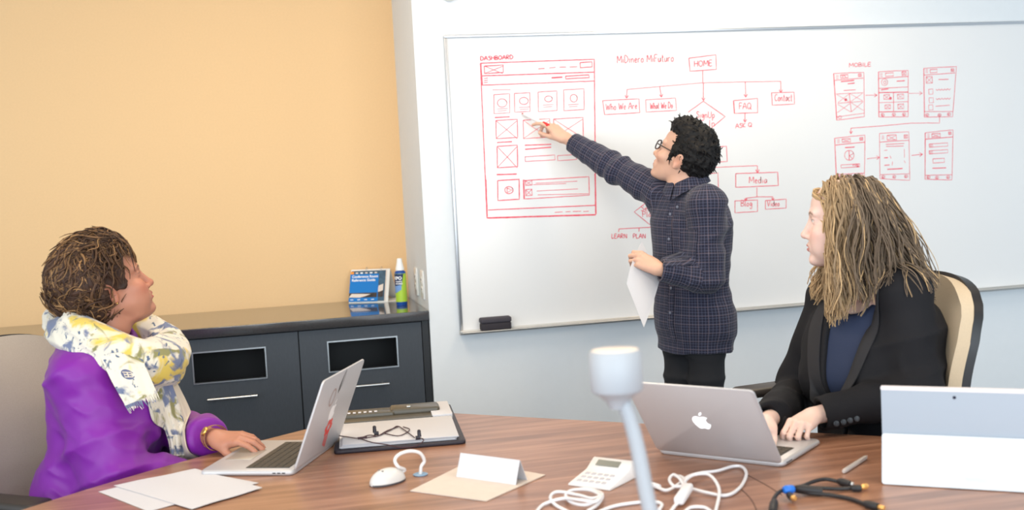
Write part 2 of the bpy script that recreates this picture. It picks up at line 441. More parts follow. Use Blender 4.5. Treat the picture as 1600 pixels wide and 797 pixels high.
def cabinet(x0, x1, wx, hx, wz, end, label):
    root = empty('cabinet', ((x0+x1)/2, (YF+YN)/2, 0), label=label, cat='cabinet', group='charcoal cabinets under the stone worktop')
    z1 = ZT-.041; b = MB(); t = .018
    for q in ((x0+t/2, 0), (x1-t/2, 0)): b.box((q[0], (YF+.02+YN)/2-.002, (z1+.08)/2), (t, YN-YF-.026, z1-.08))
    b.box(((x0+x1)/2, YN-.012, (z1+.08)/2), (x1-x0-2*t, .012, z1-.08)); b.box(((x0+x1)/2, (YF+.02+YN)/2, z1-.009), (x1-x0-2*t, YN-YF-.03, .018))
    b.box(((x0+x1)/2, (YF+.02+YN)/2, .09), (x1-x0-2*t, YN-YF-.03, .018))
    if end: b.box((x1+.0135, (YF+YN)/2-.004, z1/2), (.026, YN-YF-.004, z1))
    b.build('carcass', M_lamd, root)
    b = MB(); b.box(((x0+x1)/2, (YF+.04+YN)/2, .04), (x1-x0-.01, YN-YF-.06, .08)); b.build('plinth', M_lamd, root)
    g = .0025; b = MB(); X0, X1, Z0, Z1 = x0+g, x1-g, .085, z1-.004; a0, a1 = wx; c0, c1 = wz      # door with an opening
    for lo, hi in (((X0, Z0), (X1, c0)), ((X0, c1), (X1, Z1)), ((X0, c0), (a0, c1)), ((a1, c0), (X1, c1))):
        b.box(((lo[0]+hi[0])/2, YF+.009, (lo[1]+hi[1])/2), (hi[0]-lo[0], .018, hi[1]-lo[1]))
    door = b.build('door', M_lam, root, smooth=False)
    b = MB(); f = .0052
    for lo, hi in (((a0, c0), (a1, c0+f)), ((a0, c1-f), (a1, c1)), ((a0, c0+f), (a0+f, c1-f)), ((a1-f, c0+f), (a1, c1-f))):
        b.box(((lo[0]+hi[0])/2, YF+.006, (lo[1]+hi[1])/2), (hi[0]-lo[0], .02, hi[1]-lo[1]))
    b.build('opening_frame', M_steel, door, smooth=False)
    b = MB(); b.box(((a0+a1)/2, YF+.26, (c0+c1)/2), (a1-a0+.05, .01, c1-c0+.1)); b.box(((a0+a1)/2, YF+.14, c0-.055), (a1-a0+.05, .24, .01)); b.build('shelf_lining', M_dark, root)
    b = MB(); zc = hx[2]; b.tube(((hx[0], YF-.028, zc), (hx[1], YF-.028, zc)), .0055, 10)
    for q in (hx[0]+.025, hx[1]-.025): b.tube(((q, YF-.028, zc), (q, YF, zc)), .0045, 8)
    b.build('handle', M_steel, door)
    return root
H2 = aty(606, 600, YF-.028); hz = aty(581, 602, YF-.028)[2]; hl = .19
mid2 = (W2[0]+W2[1])/2; off = (mid2-SEAM)
c1 = cabinet(SEAM, XE-.028, W2, (mid2-hl/2, mid2+hl/2, hz), WZ, True, 'charcoal cabinet at the right end of the credenza beside the white wall')
W1 = (aty(301, 578, YF)[0], aty(417, 570, YF)[0]); m1 = (W1[0]+W1[1])/2; hm = (aty(329, 627, YF-.028)[0]+aty(398, 622, YF-.028)[0])/2
c2 = cabinet(SEAM-CW, SEAM, W1, (hm-hl/2, hm+hl/2, hz), WZ, False, 'charcoal cabinet with steel framed opening just right of the floral scarf')
c3 = cabinet(SEAM-2*CW, SEAM-CW, (W1[0]-CW, W1[1]-CW), (hm-CW-hl/2, hm-CW+hl/2, hz), WZ, False, 'charcoal cabinet almost hidden behind the woman in purple')

c4 = cabinet(SEAM-3*CW, SEAM-2*CW, (W1[0]-2*CW, W1[1]-2*CW), (hm-2*CW-hl/2, hm-2*CW+hl/2, hz), WZ, False, 'charcoal cabinet at the far left behind the grey chair back')

# wall outlets on the niche side
M_plate = mat('outlet plate', srgb(240, 240, 238), .35)
M_slot = mat('outlet slot', srgb(90, 90, 92), .5)
for lab, yy, zz in (('white wall outlet plate nearest the whiteboard on the niche side', YW+.12, 1.0), ('white wall outlet plate deeper in the niche beside the spray bottle', YW+.30, 1.0)):
    t = empty('wall_outlet', (XR-.003, yy, zz-.06), label=lab, cat='outlet', group='outlet plates on the niche side')
    b = MB(); b.box((XR-.003, yy, zz), (.006, .075, .118), .002); b.build('cover_plate', M_plate, t)
    for dz in (-.02, .02):
        b = MB(); b.box((XR-.0065, yy, zz+dz), (.003, .034, .028), .001); s = b.build('socket', M_plate, t)
        b = MB()
        for dy in (-.007, .007): b.box((XR-.0082, yy+dy, zz+dz+.002), (.001, .003, .009))
        b.build('slot', M_slot, s)

# ---------------------------------------------------------------- flip book and spray bottle on the worktop
def text_mesh(name, body, size, ext, m, fn, parent, align='LEFT', bold=0):
    c = bpy.data.curves.new(name, 'FONT'); c.body = body; c.size = size; c.extrude = 0; c.align_x = align; c.resolution_u = 3; c.offset = bold
    o = bpy.data.objects.new('tmp', c); COL.objects.link(o); dg = bpy.context.evaluated_depsgraph_get(); me = o.evaluated_get(dg).to_mesh()
    V = np.array([v.co[:] for v in me.vertices]); Fs = [tuple(p.vertices) for p in me.polygons]; o.to_mesh_clear(); bpy.data.objects.remove(o)
    b = MB(); b.add(np.array([fn(v[0], v[1]) for v in V]), Fs); return b.build(name, m, parent, smooth=False)
def flat(o, ex, ez, lift):
    """map a 2D design onto a plane: origin o, axes ex, ez, lifted along the normal"""
    n = unit(np.cross(ex, ez)); return lambda u, v, l=0: o+ex*u+ez*v+n*(lift+l)
BL = aty(545, 472, 5.13); BR = aty(603, 476, 5.06); BL[2] = BR[2] = ZT; wd = np.linalg.norm(BR-BL)
turn = -atan2(BL[1]-BR[1], BR[0]-BL[0]); ex = vec(cos(turn), sin(turn), 0); nin = vec(-sin(turn), cos(turn), 0)
ez = unit(nin*.42+vec(0, 0, 1)); hgt = .155
root = empty('flip_book', tuple(BL+ex*wd/2+nin*.05), label='blue tabletop flip book guide with ring binding on the dark worktop', cat='flip book')
M_card = mat('white card', srgb(238, 236, 230), .5); M_blue = mat('cover blue print', srgb(0, 120, 200), .35); M_deep = mat('deep blue print', srgb(10, 95, 165), .35)
M_photo = mat('cover photo dark print', srgb(34, 30, 32), .4, var=.4, vscale=40, col2=srgb(80, 66, 60)); M_cream = mat('cover photo cream print', srgb(228, 214, 202), .4)
M_tealgrey = mat('tab photo print', srgb(70, 104, 128), .4, var=.5, vscale=60); M_or = mat('orange print', srgb(245, 150, 50), .4); M_white = mat('white print', srgb(250, 250, 250), .4)
def panel(name, o, ex, ez, n, w, h, t, m):
    b = MB(); b.ring([np.array([o+n*s, o+n*s+ex*w, o+n*s+ex*w+ez*h, o+n*s+ez*h]) for s in (0, t)]); return b.build(name, m, root, smooth=False)
nf = np.cross(ex, ez)
panel('stand_front', BL, ex, ez, nf, wd+.01, hgt, -.003, M_card)
top = BL+ez*hgt; bk = unit((top+nin*.10-vec(0, 0, top[2]-ZT))-top)
panel('stand_back', top, ex, bk, nf, wd+.01, np.linalg.norm((top+nin*.10-vec(0, 0, top[2]-ZT))-top), -.003, M_card)
panel('stand_foot', BL+vec(0, 0, .001), ex, nin, vec(0, 0, 1), wd+.06, .14, .002, M_card)
for k, (dx, m) in enumerate(((.014, M_cream), (.007, M_tealgrey), (0, M_blue))):
    pg = panel('page', BL+ex*dx*.6+ez*(.008-.002*k)+nf*(.001+.0016*k), ex, ez, nf, (wd-.012)-(.026 if k == 2 else 0), hgt-.014-.014*(k == 2), .0015, m)
O = flat(BL+ez*.004+nf*.0056, ex, ez, .0004); cw = wd-.042; ch = hgt-.028
def poly_on(name, pts, m, parent, fn, l=0):
    b = MB(); b.add([fn(u, v, l) for u, v in pts], [tuple(range(len(pts)))]); return b.build(name, m, parent, smooth=False)
poly_on('printed_photo', [(0, .018), (cw, .018), (cw, .04), (.0, .04)], M_photo, pg, O)
poly_on('printed_photo', [(.0, .020), (.05, .018), (.075, .024), (.1, .033), (.06, .035), (.012, .036)], M_cream, pg, O, .0003)
O2 = flat(BL+ez*.004+nf*.0042, ex, ez, .0003)
poly_on('printed_photo', [(cw, .05), (wd-.014, .055), (wd-.014, .02), (cw, .02)], M_photo, pg, O2)
poly_on('printed_photo', [(cw, .042), (cw+.006, .072), (wd-.015, .080), (wd-.015, .050), (cw+.012, .044)], M_cream, pg, O2, .0003)
poly_on('printed_strip', [(0, .002), (cw+.006, .002), (cw+.006, .017), (0, .017)], M_blue, pg, O, .0002)
for k in range(4): poly_on('printed_caption', [(.008+.032*k, .007), (.022+.032*k, .007), (.022+.032*k, .010), (.008+.032*k, .010)], M_white, pg, O, .0005)
text_mesh('cover_title', 'Conference Room\nReference Guide', .0165, 0, M_white, lambda u, v: O(u*.98+.008, v+ch-.017, .0006), pg, bold=.0004)
poly_on('printed_tab', [(.002, ch), (.016, ch), (.016, ch+.012), (.002, ch+.012)], M_or, root, flat(BL+ez*.004+nf*.0062, ex, ez, .0005))
for k in range(5): poly_on('printed_tab', [(.024+.022*k, ch+.002), (.036+.022*k, ch+.002), (.036+.022*k, ch+.008), (.024+.022*k, ch+.008)], M_white if k % 2 else M_cream, root, flat(BL+ez*.004+nf*.0062, ex, ez, .0005))
for q in (.42, .82):
    b = MB(); c = top+ex*wd*q; a = np.linspace(-.4, pi+1.2, 18); b.tube([c+nin*(.011*cos(t)+.002)+vec(0, 0, .012*sin(t)-.002) for t in a], .0012, 6); b.build('ring', M_steel, root)
# spray bottle
P = atz(628, 476.5, ZT); root = empty('spray_bottle', tuple(P), label='blue and green spray bottle with white cap standing beside the flip book', cat='bottle')
sc_ = .001*1.08; pr_ = lambda L: [(r*sc_, z*sc_) for r, z in L]; rb = 22*sc_
M_bb = mat('bottle blue plastic', srgb(24, 78, 160), .3); M_gr = mat('label green print', srgb(176, 212, 60), .35); M_navy = mat('label navy print', srgb(22, 44, 92), .35); M_lt = mat('label light blue print', srgb(120, 160, 215), .35)
b = MB(); b.lathe(pr_([(0, 0), (21, 0), (22, 3), (22, 128), (20, 134), (12, 138), (12, 142), (0, 142)]), P, 36); body = b.build('bottle_body', M_bb, root)
b = MB(); b.lathe(pr_([(0, 138), (17, 138), (17, 146), (14, 158), (11, 172), (10, 184), (6, 186), (0, 186)]), P, 28); b.build('spray_cap', mat('white cap', srgb(248, 248, 246), .35), root)
def wrap(a0, extra=.0006):
    """design millimetres -> bottle surface; u runs to the viewer's right"""
    return lambda u, v, l=0: P+vec(sin(a0+u*sc_/rb)*(rb+extra+l), -cos(a0+u*sc_/rb)*(rb+extra+l), v*sc_)
va = atan2(P[0], P[1])*-1
def label(name, f_lo, f_hi, m, l, u0=-30, u1=30):
    b = MB(); us = np.linspace(u0, u1, 31); w_ = wrap(va); V = [w_(u, z, l) for u in us for z in (f_lo(u), f_hi(u))]
    b.add(V, [(2*i, 2*i+2, 2*i+3, 2*i+1) for i in range(30)]); return b.build(name, m, body)
label('label_green', lambda u: 14, lambda u: 126, M_gr, 0, -34, 34)
label('label_navy', lambda u: max(52, min(124, 62+max(0, u)*5)), lambda u: 125, M_navy, .0004, -34, 14)
label('label_light', lambda u: 50+max(0, u+20)*.6, lambda u: 78+max(0, u+20)*.2, M_lt, .0006, -34, 2)
w_ = wrap(va)
text_mesh('bottle_wordmark', 'EXPO', 17, 0, M_white, lambda u, v: w_(u-38, v+103, .001), body, bold=.7)
text_mesh('bottle_print', 'WHITE\nBOARD', 8, 0, M_white, lambda u, v: w_(u-20, v+92, .001), body, bold=.3)
# small black plug by the corner
P = atz(638, 466, ZT); b = MB(); b.box(P+vec(-.03, .03, .018), (.02, .03, .036), .004)
tag(b.build('cable_plug', mat('black rubber', srgb(22, 22, 24), .6)), 'small black plug block lying in the niche corner behind the bottle', 'plug')
# ================================================================ whiteboard with the red marker drawings
YB = 4.607
X0 = aty(692, 300, YB)[0]; X0 = (aty(692, 55, YB)[0]+aty(720, 523, YB)[0])/2; X1 = X0+3.05
Z1 = aty(692, 55, YB)[2]; Z0 = aty(720, 523.5, YB)[2]
wb = empty('whiteboard', ((X0+X1)/2, YW, Z0), label='wide wall-mounted whiteboard with red marker wireframes and site map', cat='whiteboard')
M_board = mat('whiteboard enamel', srgb(234, 234, 234), .22, spec=.4, var=.012, vscale=3)
b = MB(); b.box(((X0+X1)/2, (YB+YW)/2, (Z0+Z1)/2), (X1-X0-.01, YW-YB, Z1-Z0-.01)); b.build('writing_surface', M_board, wb, smooth=False)
f = .012
for lo, hi in (((X0, Z1-f), (X1, Z1)), ((X0, Z0+.018), (X0+f, Z1-f)), ((X1-f, Z0+.018), (X1, Z1-f))):
    b = MB(); b.box(((lo[0]+hi[0])/2, (YB-.008+YW)/2, (lo[1]+hi[1])/2), (hi[0]-lo[0], YW-YB+.008, hi[1]-lo[1]), .002); b.build('frame_rail', M_alu, wb)
b = MB(); b.box(((X0+X1)/2, (YB-.010+YW)/2, Z0+.009), (X1-X0, YW-YB+.010, .018), .002)
b.box(((X0+X1)/2, YB-.028, Z0+.0125), (X1-X0-.004, .046, .005), .002); b.build('marker_tray', mat('tray aluminium', srgb(196, 192, 186), .35, metal=.7), wb)
M_ink = mat('red marker ink', srgb(232, 72, 92), .5, var=.3, vscale=90, col2=srgb(242, 130, 142), spec=.2)

FONT = {
 'A': (.8, [[(0, 0), (.4, 1), (.8, 0)], [(.15, .38), (.66, .4)]]), 'B': (.65, [[(0, 0), (.05, 1), (.5, .9), (.5, .62), (.08, .52), (.6, .4), (.6, .1), (0, 0)]]),
 'C': (.7, [[(.65, .85), (.4, 1), (.1, .75), (.05, .3), (.3, 0), (.65, .12)]]), 'D': (.75, [[(.05, 0), (.05, 1), (.45, .92), (.72, .5), (.45, .08), (.05, 0)]]),
 'E': (.6, [[(.6, 1), (.05, .97), (.05, 0), (.6, .03)], [(.05, .52), (.5, .53)]]), 'F': (.6, [[(.6, 1), (.05, .97), (.05, 0)], [(.05, .52), (.5, .55)]]),
 'H': (.75, [[(.05, 1), (.05, 0)], [(.7, 1), (.7, 0)], [(.05, .5), (.7, .53)]]), 'I': (.3, [[(.15, 1), (.15, 0)]]), 'K': (.7, [[(.05, 1), (.05, 0)], [(.6, 1), (.08, .45), (.65, 0)]]),
 'L': (.6, [[(.05, 1), (.05, 0), (.6, .05)]]), 'M': (.95, [[(.05, 0), (.1, 1), (.45, .3), (.85, 1), (.9, 0)]]), 'N': (.8, [[(.05, 0), (.08, 1), (.7, 0), (.72, 1)]]),
 'O': (.8, [[(.4, 1), (.1, .8), (.05, .35), (.35, 0), (.7, .2), (.75, .7), (.4, 1)]]), 'P': (.65, [[(.05, 0), (.05, 1), (.55, .92), (.55, .58), (.05, .48)]]),
 'Q': (.85, [[(.4, 1), (.1, .8), (.05, .35), (.35, 0), (.7, .2), (.75, .7), (.4, 1)], [(.45, .3), (.85, -.1)]]), 'R': (.7, [[(.05, 0), (.05, 1), (.55, .92), (.5, .58), (.05, .5), (.65, 0)]]),
 'S': (.6, [[(.58, .88), (.3, 1), (.08, .78), (.5, .45), (.5, .1), (.25, 0), (.02, .12)]]), 'U': (.75, [[(.05, 1), (.08, .2), (.35, 0), (.65, .2), (.7, 1)]]), 'V': (.75, [[(.02, 1), (.35, 0), (.72, 1)]]),
 'W': (1.05, [[(.02, 1), (.25, 0), (.5, .75), (.75, 0), (1.02, 1)]]),
 'a': (.55, [[(.5, .5), (.25, .58), (.05, .25), (.2, 0), (.45, .25), (.5, .55), (.5, .05)]]), 'b': (.55, [[(.05, 1), (.05, 0), (.4, .05), (.48, .35), (.25, .55), (.06, .4)]]),
 'c': (.5, [[(.45, .48), (.22, .58), (.05, .28), (.22, 0), (.47, .1)]]), 'd': (.58, [[(.48, .45), (.2, .55), (.05, .25), (.2, 0), (.48, .15), (.5, 1), (.52, 0)]]), 'e': (.52, [[(.06, .3), (.46, .34), (.28, .58), (.06, .32), (.2, 0), (.48, .1)]]),
 'g': (.55, [[(.48, .5), (.2, .58), (.06, .28), (.25, .05), (.48, .5), (.46, -.3), (.2, -.42), (.05, -.28)]]), 'h': (.55, [[(.05, 1), (.05, 0)], [(.06, .4), (.3, .56), (.48, .35), (.48, 0)]]),
 'i': (.25, [[(.12, .55), (.13, 0)], [(.12, .8), (.14, .76)]]), 'l': (.25, [[(.12, 1), (.12, .05), (.2, 0)]]), 'n': (.55, [[(.05, .55), (.06, 0)], [(.06, .4), (.3, .57), (.46, .35), (.48, 0)]]),
 'o': (.55, [[(.28, .57), (.06, .35), (.15, .02), (.42, .05), (.48, .4), (.28, .57)]]), 'p': (.55, [[(.05, .55), (.06, -.4)], [(.06, .42), (.32, .57), (.48, .3), (.28, .0), (.07, .08)]]),
 'r': (.45, [[(.05, .55), (.06, 0)], [(.06, .38), (.22, .56), (.42, .5)]]), 's': (.45, [[(.42, .5), (.2, .58), (.08, .42), (.38, .22), (.36, .04), (.04, .04)]]), 't': (.42, [[(.2, .95), (.18, .08), (.36, 0)], [(.02, .62), (.4, .64)]]), 'u': (.55, [[(.05, .55), (.07, .08), (.3, 0), (.46, .3), (.48, .55), (.5, 0)]]), ' ': (.35, [])}
class Ink:
    """strokes given in photograph pixels, carried onto the board's own plane as thin ink ribbons"""
    def __init__(s, tr, k=1): s.tr = tr; s.k = k; s.b = MB(); s.r = np.random.default_rng(3); s.n = 0
    def pt(s, p): x, y = s.tr(*p); q = aty(x, y, YB); return q
    def st(s, P, w=1., jit=.35):
        P = np.array([s.pt(p) for p in P]); L = np.linalg.norm(np.diff(P, axis=0), axis=1); out = [P[0]]
        for a, c, l in zip(P[:-1], P[1:], L):
            k = max(1, int(l/.02))
            for i in range(1, k+1): out.append(lerp(a, c, i/k))
        P = np.array(out); n = len(P); P[:, [0, 2]] += s.r.normal(0, .0006*jit, (n, 2))
        T = np.gradient(P, axis=0) if n > 1 else np.array([[1, 0, 0]]); T /= np.linalg.norm(T, axis=1)[:, None]+1e-9
        N = np.stack([-T[:, 2], T[:, 1]*0, T[:, 0]], 1); hw = .00145*s.k*w*(1+.25*s.r.random(n))[:, None]
        s.n += 1; P[:, 1] = YB-.0006-.00001*(s.n % 40); V = np.vstack([P+N*hw, P-N*hw])
        s.b.add(V, [(i, i+1, n+i+1, n+i) for i in range(n-1)]); return s
    def ln(s, x0, y0, x1, y1, w=1.): return s.st([(x0, y0), (x1, y1)], w)
    def quad(s, P, w=.9): return s.st(list(P)+[P[0]], w)
    def bx(s, x0, y0, x1, y1, w=.9, sk=-.06):
        d = (x1-x0)*sk; return s.quad([(x0, y0), (x1, y0+d), (x1+1, y1+d), (x0+1, y1)], w)
    def xb(s, x0, y0, x1, y1, w=.9): s.bx(x0, y0, x1, y1, w); s.ln(x0, y0, x1, y1, w*.6); return s.ln(x0, y1, x1, y0, w*.6)
    def ci(s, x, y, rx, ry=None, w=.9):
        ry = ry or rx; a = np.linspace(-.6, 2*pi-.2, 16); return s.st([(x+rx*cos(t), y+ry*sin(t)) for t in a], w)
    def ar(s, x0, y0, x1, y1, h=8, w=.9):
        s.ln(x0, y0, x1, y1, w); a = atan2(y1-y0, x1-x0)
        for q in (2.6, -2.6): s.ln(x1, y1, x1+h*cos(a+q), y1+h*sin(a+q), w)
        return s
    def tx(s, t, x, y, wd, h, slope=0, w=.85):
        tot = sum(FONT[c][0]+.14 for c in t)-.14; k = wd/tot; u = 0
        for c in t:
            a, S = FONT[c]
            for q in S: s.st([(x+(u+p[0])*k, y-p[1]*h+slope*(u+p[0])*k) for p in (spline(q, len(q)*3)[:, :2] if len(q) > 2 else q)], w, .15)
            u += a+.14
        return s
    def done(s, name): return s.b.build(name, M_ink, wb, smooth=False)
def crop(ox, oy, kx): return lambda x, y: (ox+x/kx, oy+y/kx)
# the page wireframe
I = Ink(crop(680, 30, 2.153), 1.12)
I.quad([(152, 148), (535, 135), (540, 657), (174, 668)], 1.2); I.ln(174, 669, 540, 658, 1.6); I.ln(538, 520, 540, 655, 1.7); I.ln(170, 540, 175, 665, 1.5); I.ln(153, 150, 158, 222, 1.6)
I.ln(155, 191, 537, 178, 1.3); I.ln(158, 222, 537, 208, 1.1); I.xb(165, 158, 228, 183, 1.2)
for x0, y0, x1, y1 in ((347, 167, 368, 166), (383, 164, 405, 162), (418, 162, 440, 161), (452, 161, 478, 160)): I.ln(x0, y0, x1, y1, .9)
I.bx(487, 146, 527, 163, 1.2)
for q in (200, 207, 214): I.ln(164, q, 177, q-2, .9)
I.ln(391, 197, 428, 195, 1.6); I.bx(438, 192, 517, 201, 1.2); I.ln(193, 238, 253, 237, .7)
for x0, y0, x1, y1 in ((197, 254, 250, 318), (266, 250, 318, 313), (346, 245, 409, 311), (432, 238, 500, 308)): I.bx(x0, y0, x1, y1, .8)
for x, y, rx, ry in ((225, 282, 16, 14), (298, 275, 15, 12), (381, 268, 13, 10), (466, 266, 12, 13)): I.ci(x, y, rx, ry, .8)
for x, y in ((208, 302), (282, 297), (362, 289), (447, 288)): I.ln(x, y, x+36, y-2, .6); I.ln(x+2, y+7, x+32, y+5, .6)
I.ln(200, 331, 250, 328, 1.3); I.xb(204, 341, 276, 402, 1); I.xb(296, 340, 385, 402, .8); I.xb(398, 336, 497, 400, .9)
I.ln(208, 415, 258, 412, 1.3); I.xb(208, 428, 276, 500, 1.1); I.ln(302, 424, 390, 421, 1.3); I.ln(302, 438, 390, 431, 1.3); I.bx(302, 463, 402, 479, .7); I.bx(411, 459, 474, 476, .7)
I.ln(207, 523, 274, 521, 1.4); I.bx(210, 543, 282, 610, 1.2); I.ci(248, 575, 14, 12, .9); I.quad([(242, 568), (258, 575), (242, 583)], .9)
I.bx(297, 543, 517, 605, .9); I.ln(297, 540, 299, 604, 1.7); I.xb(303, 543, 325, 559, .9); I.xb(304, 573, 325, 594, .9)
for x0, y0, x1, y1 in ((338, 552, 478, 545), (330, 557, 440, 553), (342, 578, 480, 571), (345, 591, 515, 587)): I.ln(x0, y0, x1, y1, .6)
I.ln(178, 642, 540, 626, 1.1)
for x0, y0, x1, y1 in ((402, 650, 428, 648), (438, 648, 455, 647), (463, 647, 490, 646), (498, 647, 516, 646)): I.ln(x0, y0, x1, y1, .7)
I.tx('DASHBOARD', 152, 139, 110, 13, -.05, 1.1); I.done('page_wireframe_drawing')
# the site map
I = Ink(crop(930, 60, 2.415), 1.05)
I.tx('MiDinero MiFuturo', 82, 93, 214, 27, -.03, .95)
I.quad([(353, 75), (455, 62), (457, 117), (358, 124)], 1); I.tx('HOME', 373, 107, 68, 22, -.05, 1)
I.ln(405, 120, 406, 168, .9); I.st([(120, 193), (240, 182), (400, 168), (566, 164), (700, 162)], .7)
for a in ((120, 193, 118, 226), (243, 182, 250, 222), (408, 168, 408, 235), (566, 165, 568, 222), (700, 162, 700, 205)): I.ar(*a, 13)
I.quad([(28, 235), (165, 228), (168, 280), (35, 288)], .9); I.tx('Who We Are', 40, 271, 118, 24, -.05)
I.quad([(190, 232), (303, 225), (306, 272), (192, 278)], .8); I.tx('What We Do', 207, 267, 85, 23, -.05)
I.st([(350, 279), (408, 237), (490, 295), (438, 338)], .9); I.tx('SignUp', 381, 300, 70, 24, 0); I.tx('In', 428, 332, 24, 24, 0)
I.quad([(522, 235), (612, 226), (613, 280), (525, 283)], .9); I.ln(522, 235, 525, 283, 1.4); I.tx('FAQ', 543, 267, 46, 23, -.02); I.ar(565, 283, 565, 316, 12); I.tx('ASK Q', 529, 339, 62, 16, -.1)
I.quad([(665, 205), (750, 203), (752, 248), (668, 252)], .9); I.tx('Contact', 677, 236, 66, 25, 0)
I.quad([(310, 420), (495, 407), (498, 465), (312, 475)], .9); I.tx('Dashboard', 332, 458, 138, 26, -.04)
I.ln(401, 470, 401, 512, 1); I.ln(401, 489, 610, 480, .8); I.ar(612, 480, 612, 507, 14); I.quad([(320, 518), (463, 508), (465, 572), (322, 580)], .9)
I.quad([(530, 510), (688, 505), (691, 555), (530, 562)], 1); I.tx('Media', 580, 546, 68, 24, 0); I.ln(610, 563, 610, 599, .9); I.st([(568, 603), (612, 598), (670, 598)], .8); I.ar(568, 602, 568, 613, 10); I.ar(670, 598, 670, 611, 10)
I.quad([(527, 613), (612, 610), (612, 653), (527, 658)], .9); I.tx('Blog', 550, 633, 42, 22, 0); I.quad([(642, 612), (720, 607), (720, 640), (642, 645)], .9); I.tx('Video', 649, 633, 46, 20, 0)
I.st([(213, 603), (147, 655), (205, 702), (275, 655), (213, 603)], .9); I.tx('Select', 172, 651, 66, 20, 0); I.tx('Plan', 178, 673, 46, 19, 0)
I.st([(88, 719), (165, 715), (240, 711)], .9); I.ln(90, 718, 88, 730, .9); I.ln(165, 715, 165, 729, .9); I.tx('LEARN', 62, 754, 58, 16, 0); I.tx('PLAN', 143, 754, 47, 16, 0)
I.done('site_map_drawing')
# the six phone screens
def phones():
    T = crop(1260, 60, 3.065)
    def new(): return Ink(T, .8)
    def dots(I, pts):
        for x, y in pts: I.ci(x, y, 8, 7, .8); I.ci(x-1, y+1, 3, 3, .8)
    def ham(I, x, y):
        for k in range(3): I.ln(x, y+k*7, x+12, y+k*7-1, .7)
    I = new(); I.tx('MOBILE', 204, 137, 104, 18, -.04, 1.1); I.done('mobile_title')
    I = new(); I.quad([(130, 168), (275, 163), (277, 375), (145, 392)], 1); I.ln(130, 168, 145, 392, 1.6); I.ln(135, 201, 272, 190, 1.1); ham(I, 142, 180); I.bx(163, 176, 198, 191, 1.3); I.tx('n', 170, 188, 20, 16); I.xb(248, 171, 262, 183, 1.1)
    I.ln(165, 207, 228, 201, 1.7); I.ln(198, 218, 230, 214, 1.6); I.ln(178, 250, 235, 246, 1); I.ln(142, 266, 272, 260, .8); I.ln(205, 264, 215, 352, 1.1); I.ln(150, 311, 270, 301, .8)
    I.ln(145, 268, 205, 305, .6); I.ln(150, 308, 204, 266, .6); I.ln(208, 265, 268, 298, .6); I.ln(210, 304, 268, 264, .6); I.ln(150, 316, 212, 352, .7); I.ln(148, 355, 208, 312, .7); I.ln(214, 308, 272, 345, .6); I.ln(215, 352, 270, 304, .7)
    I.ci(188, 294, 4, 4, 2); I.ci(188, 294, 1.5, 1.5, 2); I.ln(146, 376, 277, 358, .8); I.ci(160, 378, 8, 7, .8); I.done('phone_screen_drawing'); I = new(); I.ar(282, 272, 338, 272, 16); I.done('flow_arrow')
    I = new(); I.quad([(345, 160), (487, 153), (487, 375), (347, 377)], 1); I.ln(345, 160, 347, 377, 1.5); I.ln(347, 192, 487, 182, 1.1); ham(I, 352, 170); I.bx(378, 167, 416, 182, 1.1); I.xb(457, 160, 477, 177, 1.1); I.ci(374, 210, 15, 16, .8); I.ci(375, 211, 6, 7, .8); I.ln(432, 205, 470, 203, 1.7)
    I.ln(347, 240, 487, 232, 1); I.ln(358, 247, 392, 242, 1.5); I.ln(347, 260, 487, 257, 1.6); I.ln(417, 258, 417, 350, 1); I.ln(347, 308, 487, 303, .8)
    for q in ((370, 271, 398, 293), (435, 268, 465, 290), (375, 319, 402, 338), (437, 316, 465, 338)): I.xb(*q, .9)
    I.ci(402, 287, 4, 4, 2); I.ln(347, 352, 487, 350, 1.4); dots(I, ((365, 367), (418, 365), (467, 364))); I.done('phone_screen_drawing'); I = new(); I.ar(490, 263, 555, 263, 16, .7); I.done('flow_arrow')
    I = new(); I.quad([(562, 143), (718, 135), (700, 375), (565, 377)], 1); I.ln(562, 143, 565, 377, 1.5); I.ln(562, 176, 712, 165, 1.1); ham(I, 570, 150); I.bx(592, 150, 625, 165, 1.1); I.xb(692, 146, 706, 158, 1.1); I.xb(573, 184, 602, 215, 1.1); I.ln(632, 197, 680, 196, 1.2)
    for y, x in ((244, 585), (285, 587), (319, 585)): I.bx(x, y, x+20, y+24, .9)
    for y in (246, 290): I.st([(620+i*7, y+(4 if i % 2 else -2)-i*.3) for i in range(11)], 1.1)
    I.ln(618, 325, 685, 320, 1); I.ln(562, 351, 702, 350, .9); dots(I, ((578, 367), (637, 367), (682, 363))); I.done('phone_screen_drawing')
    I = new(); I.st([(637, 370), (637, 405), (500, 406), (350, 420), (213, 430)], 1); I.ar(213, 430, 213, 456, 14, 1.2); I.done('flow_arrow')
    I = new(); I.quad([(135, 478), (280, 463), (278, 660), (142, 662)], 1); I.ln(135, 478, 143, 662, 1.4); I.ln(137, 511, 278, 497, 1.3); ham(I, 147, 486); I.xb(170, 482, 210, 498, 1); I.xb(255, 476, 270, 488, 1.2); I.ln(185, 523, 230, 520, 1.6); I.ci(205, 560, 23, 24, .9); I.ln(204, 537, 204, 583, 1.3); I.ln(205, 562, 225, 552, .9); I.ln(205, 560, 220, 576, .9)
    I.bx(165, 606, 255, 620, 1); I.tx('nn', 222, 612, 28, 16, 0, 1.2); I.ci(246, 613, 3, 3, 1.6); I.ln(140, 651, 278, 645, 1); dots(I, ((155, 656), (208, 655), (262, 654))); I.done('phone_screen_drawing'); I = new(); I.ar(290, 576, 350, 570, 17); I.done('flow_arrow')
    I = new(); I.quad([(350, 455), (490, 447), (495, 680), (352, 672)], .9); I.ln(350, 497, 490, 488, 1); ham(I, 360, 468); I.xb(386, 464, 430, 488, 1.1); I.xb(467, 463, 483, 478, 1.1); I.ln(380, 508, 468, 503, 1.1); I.ln(382, 518, 465, 515, 1.1)
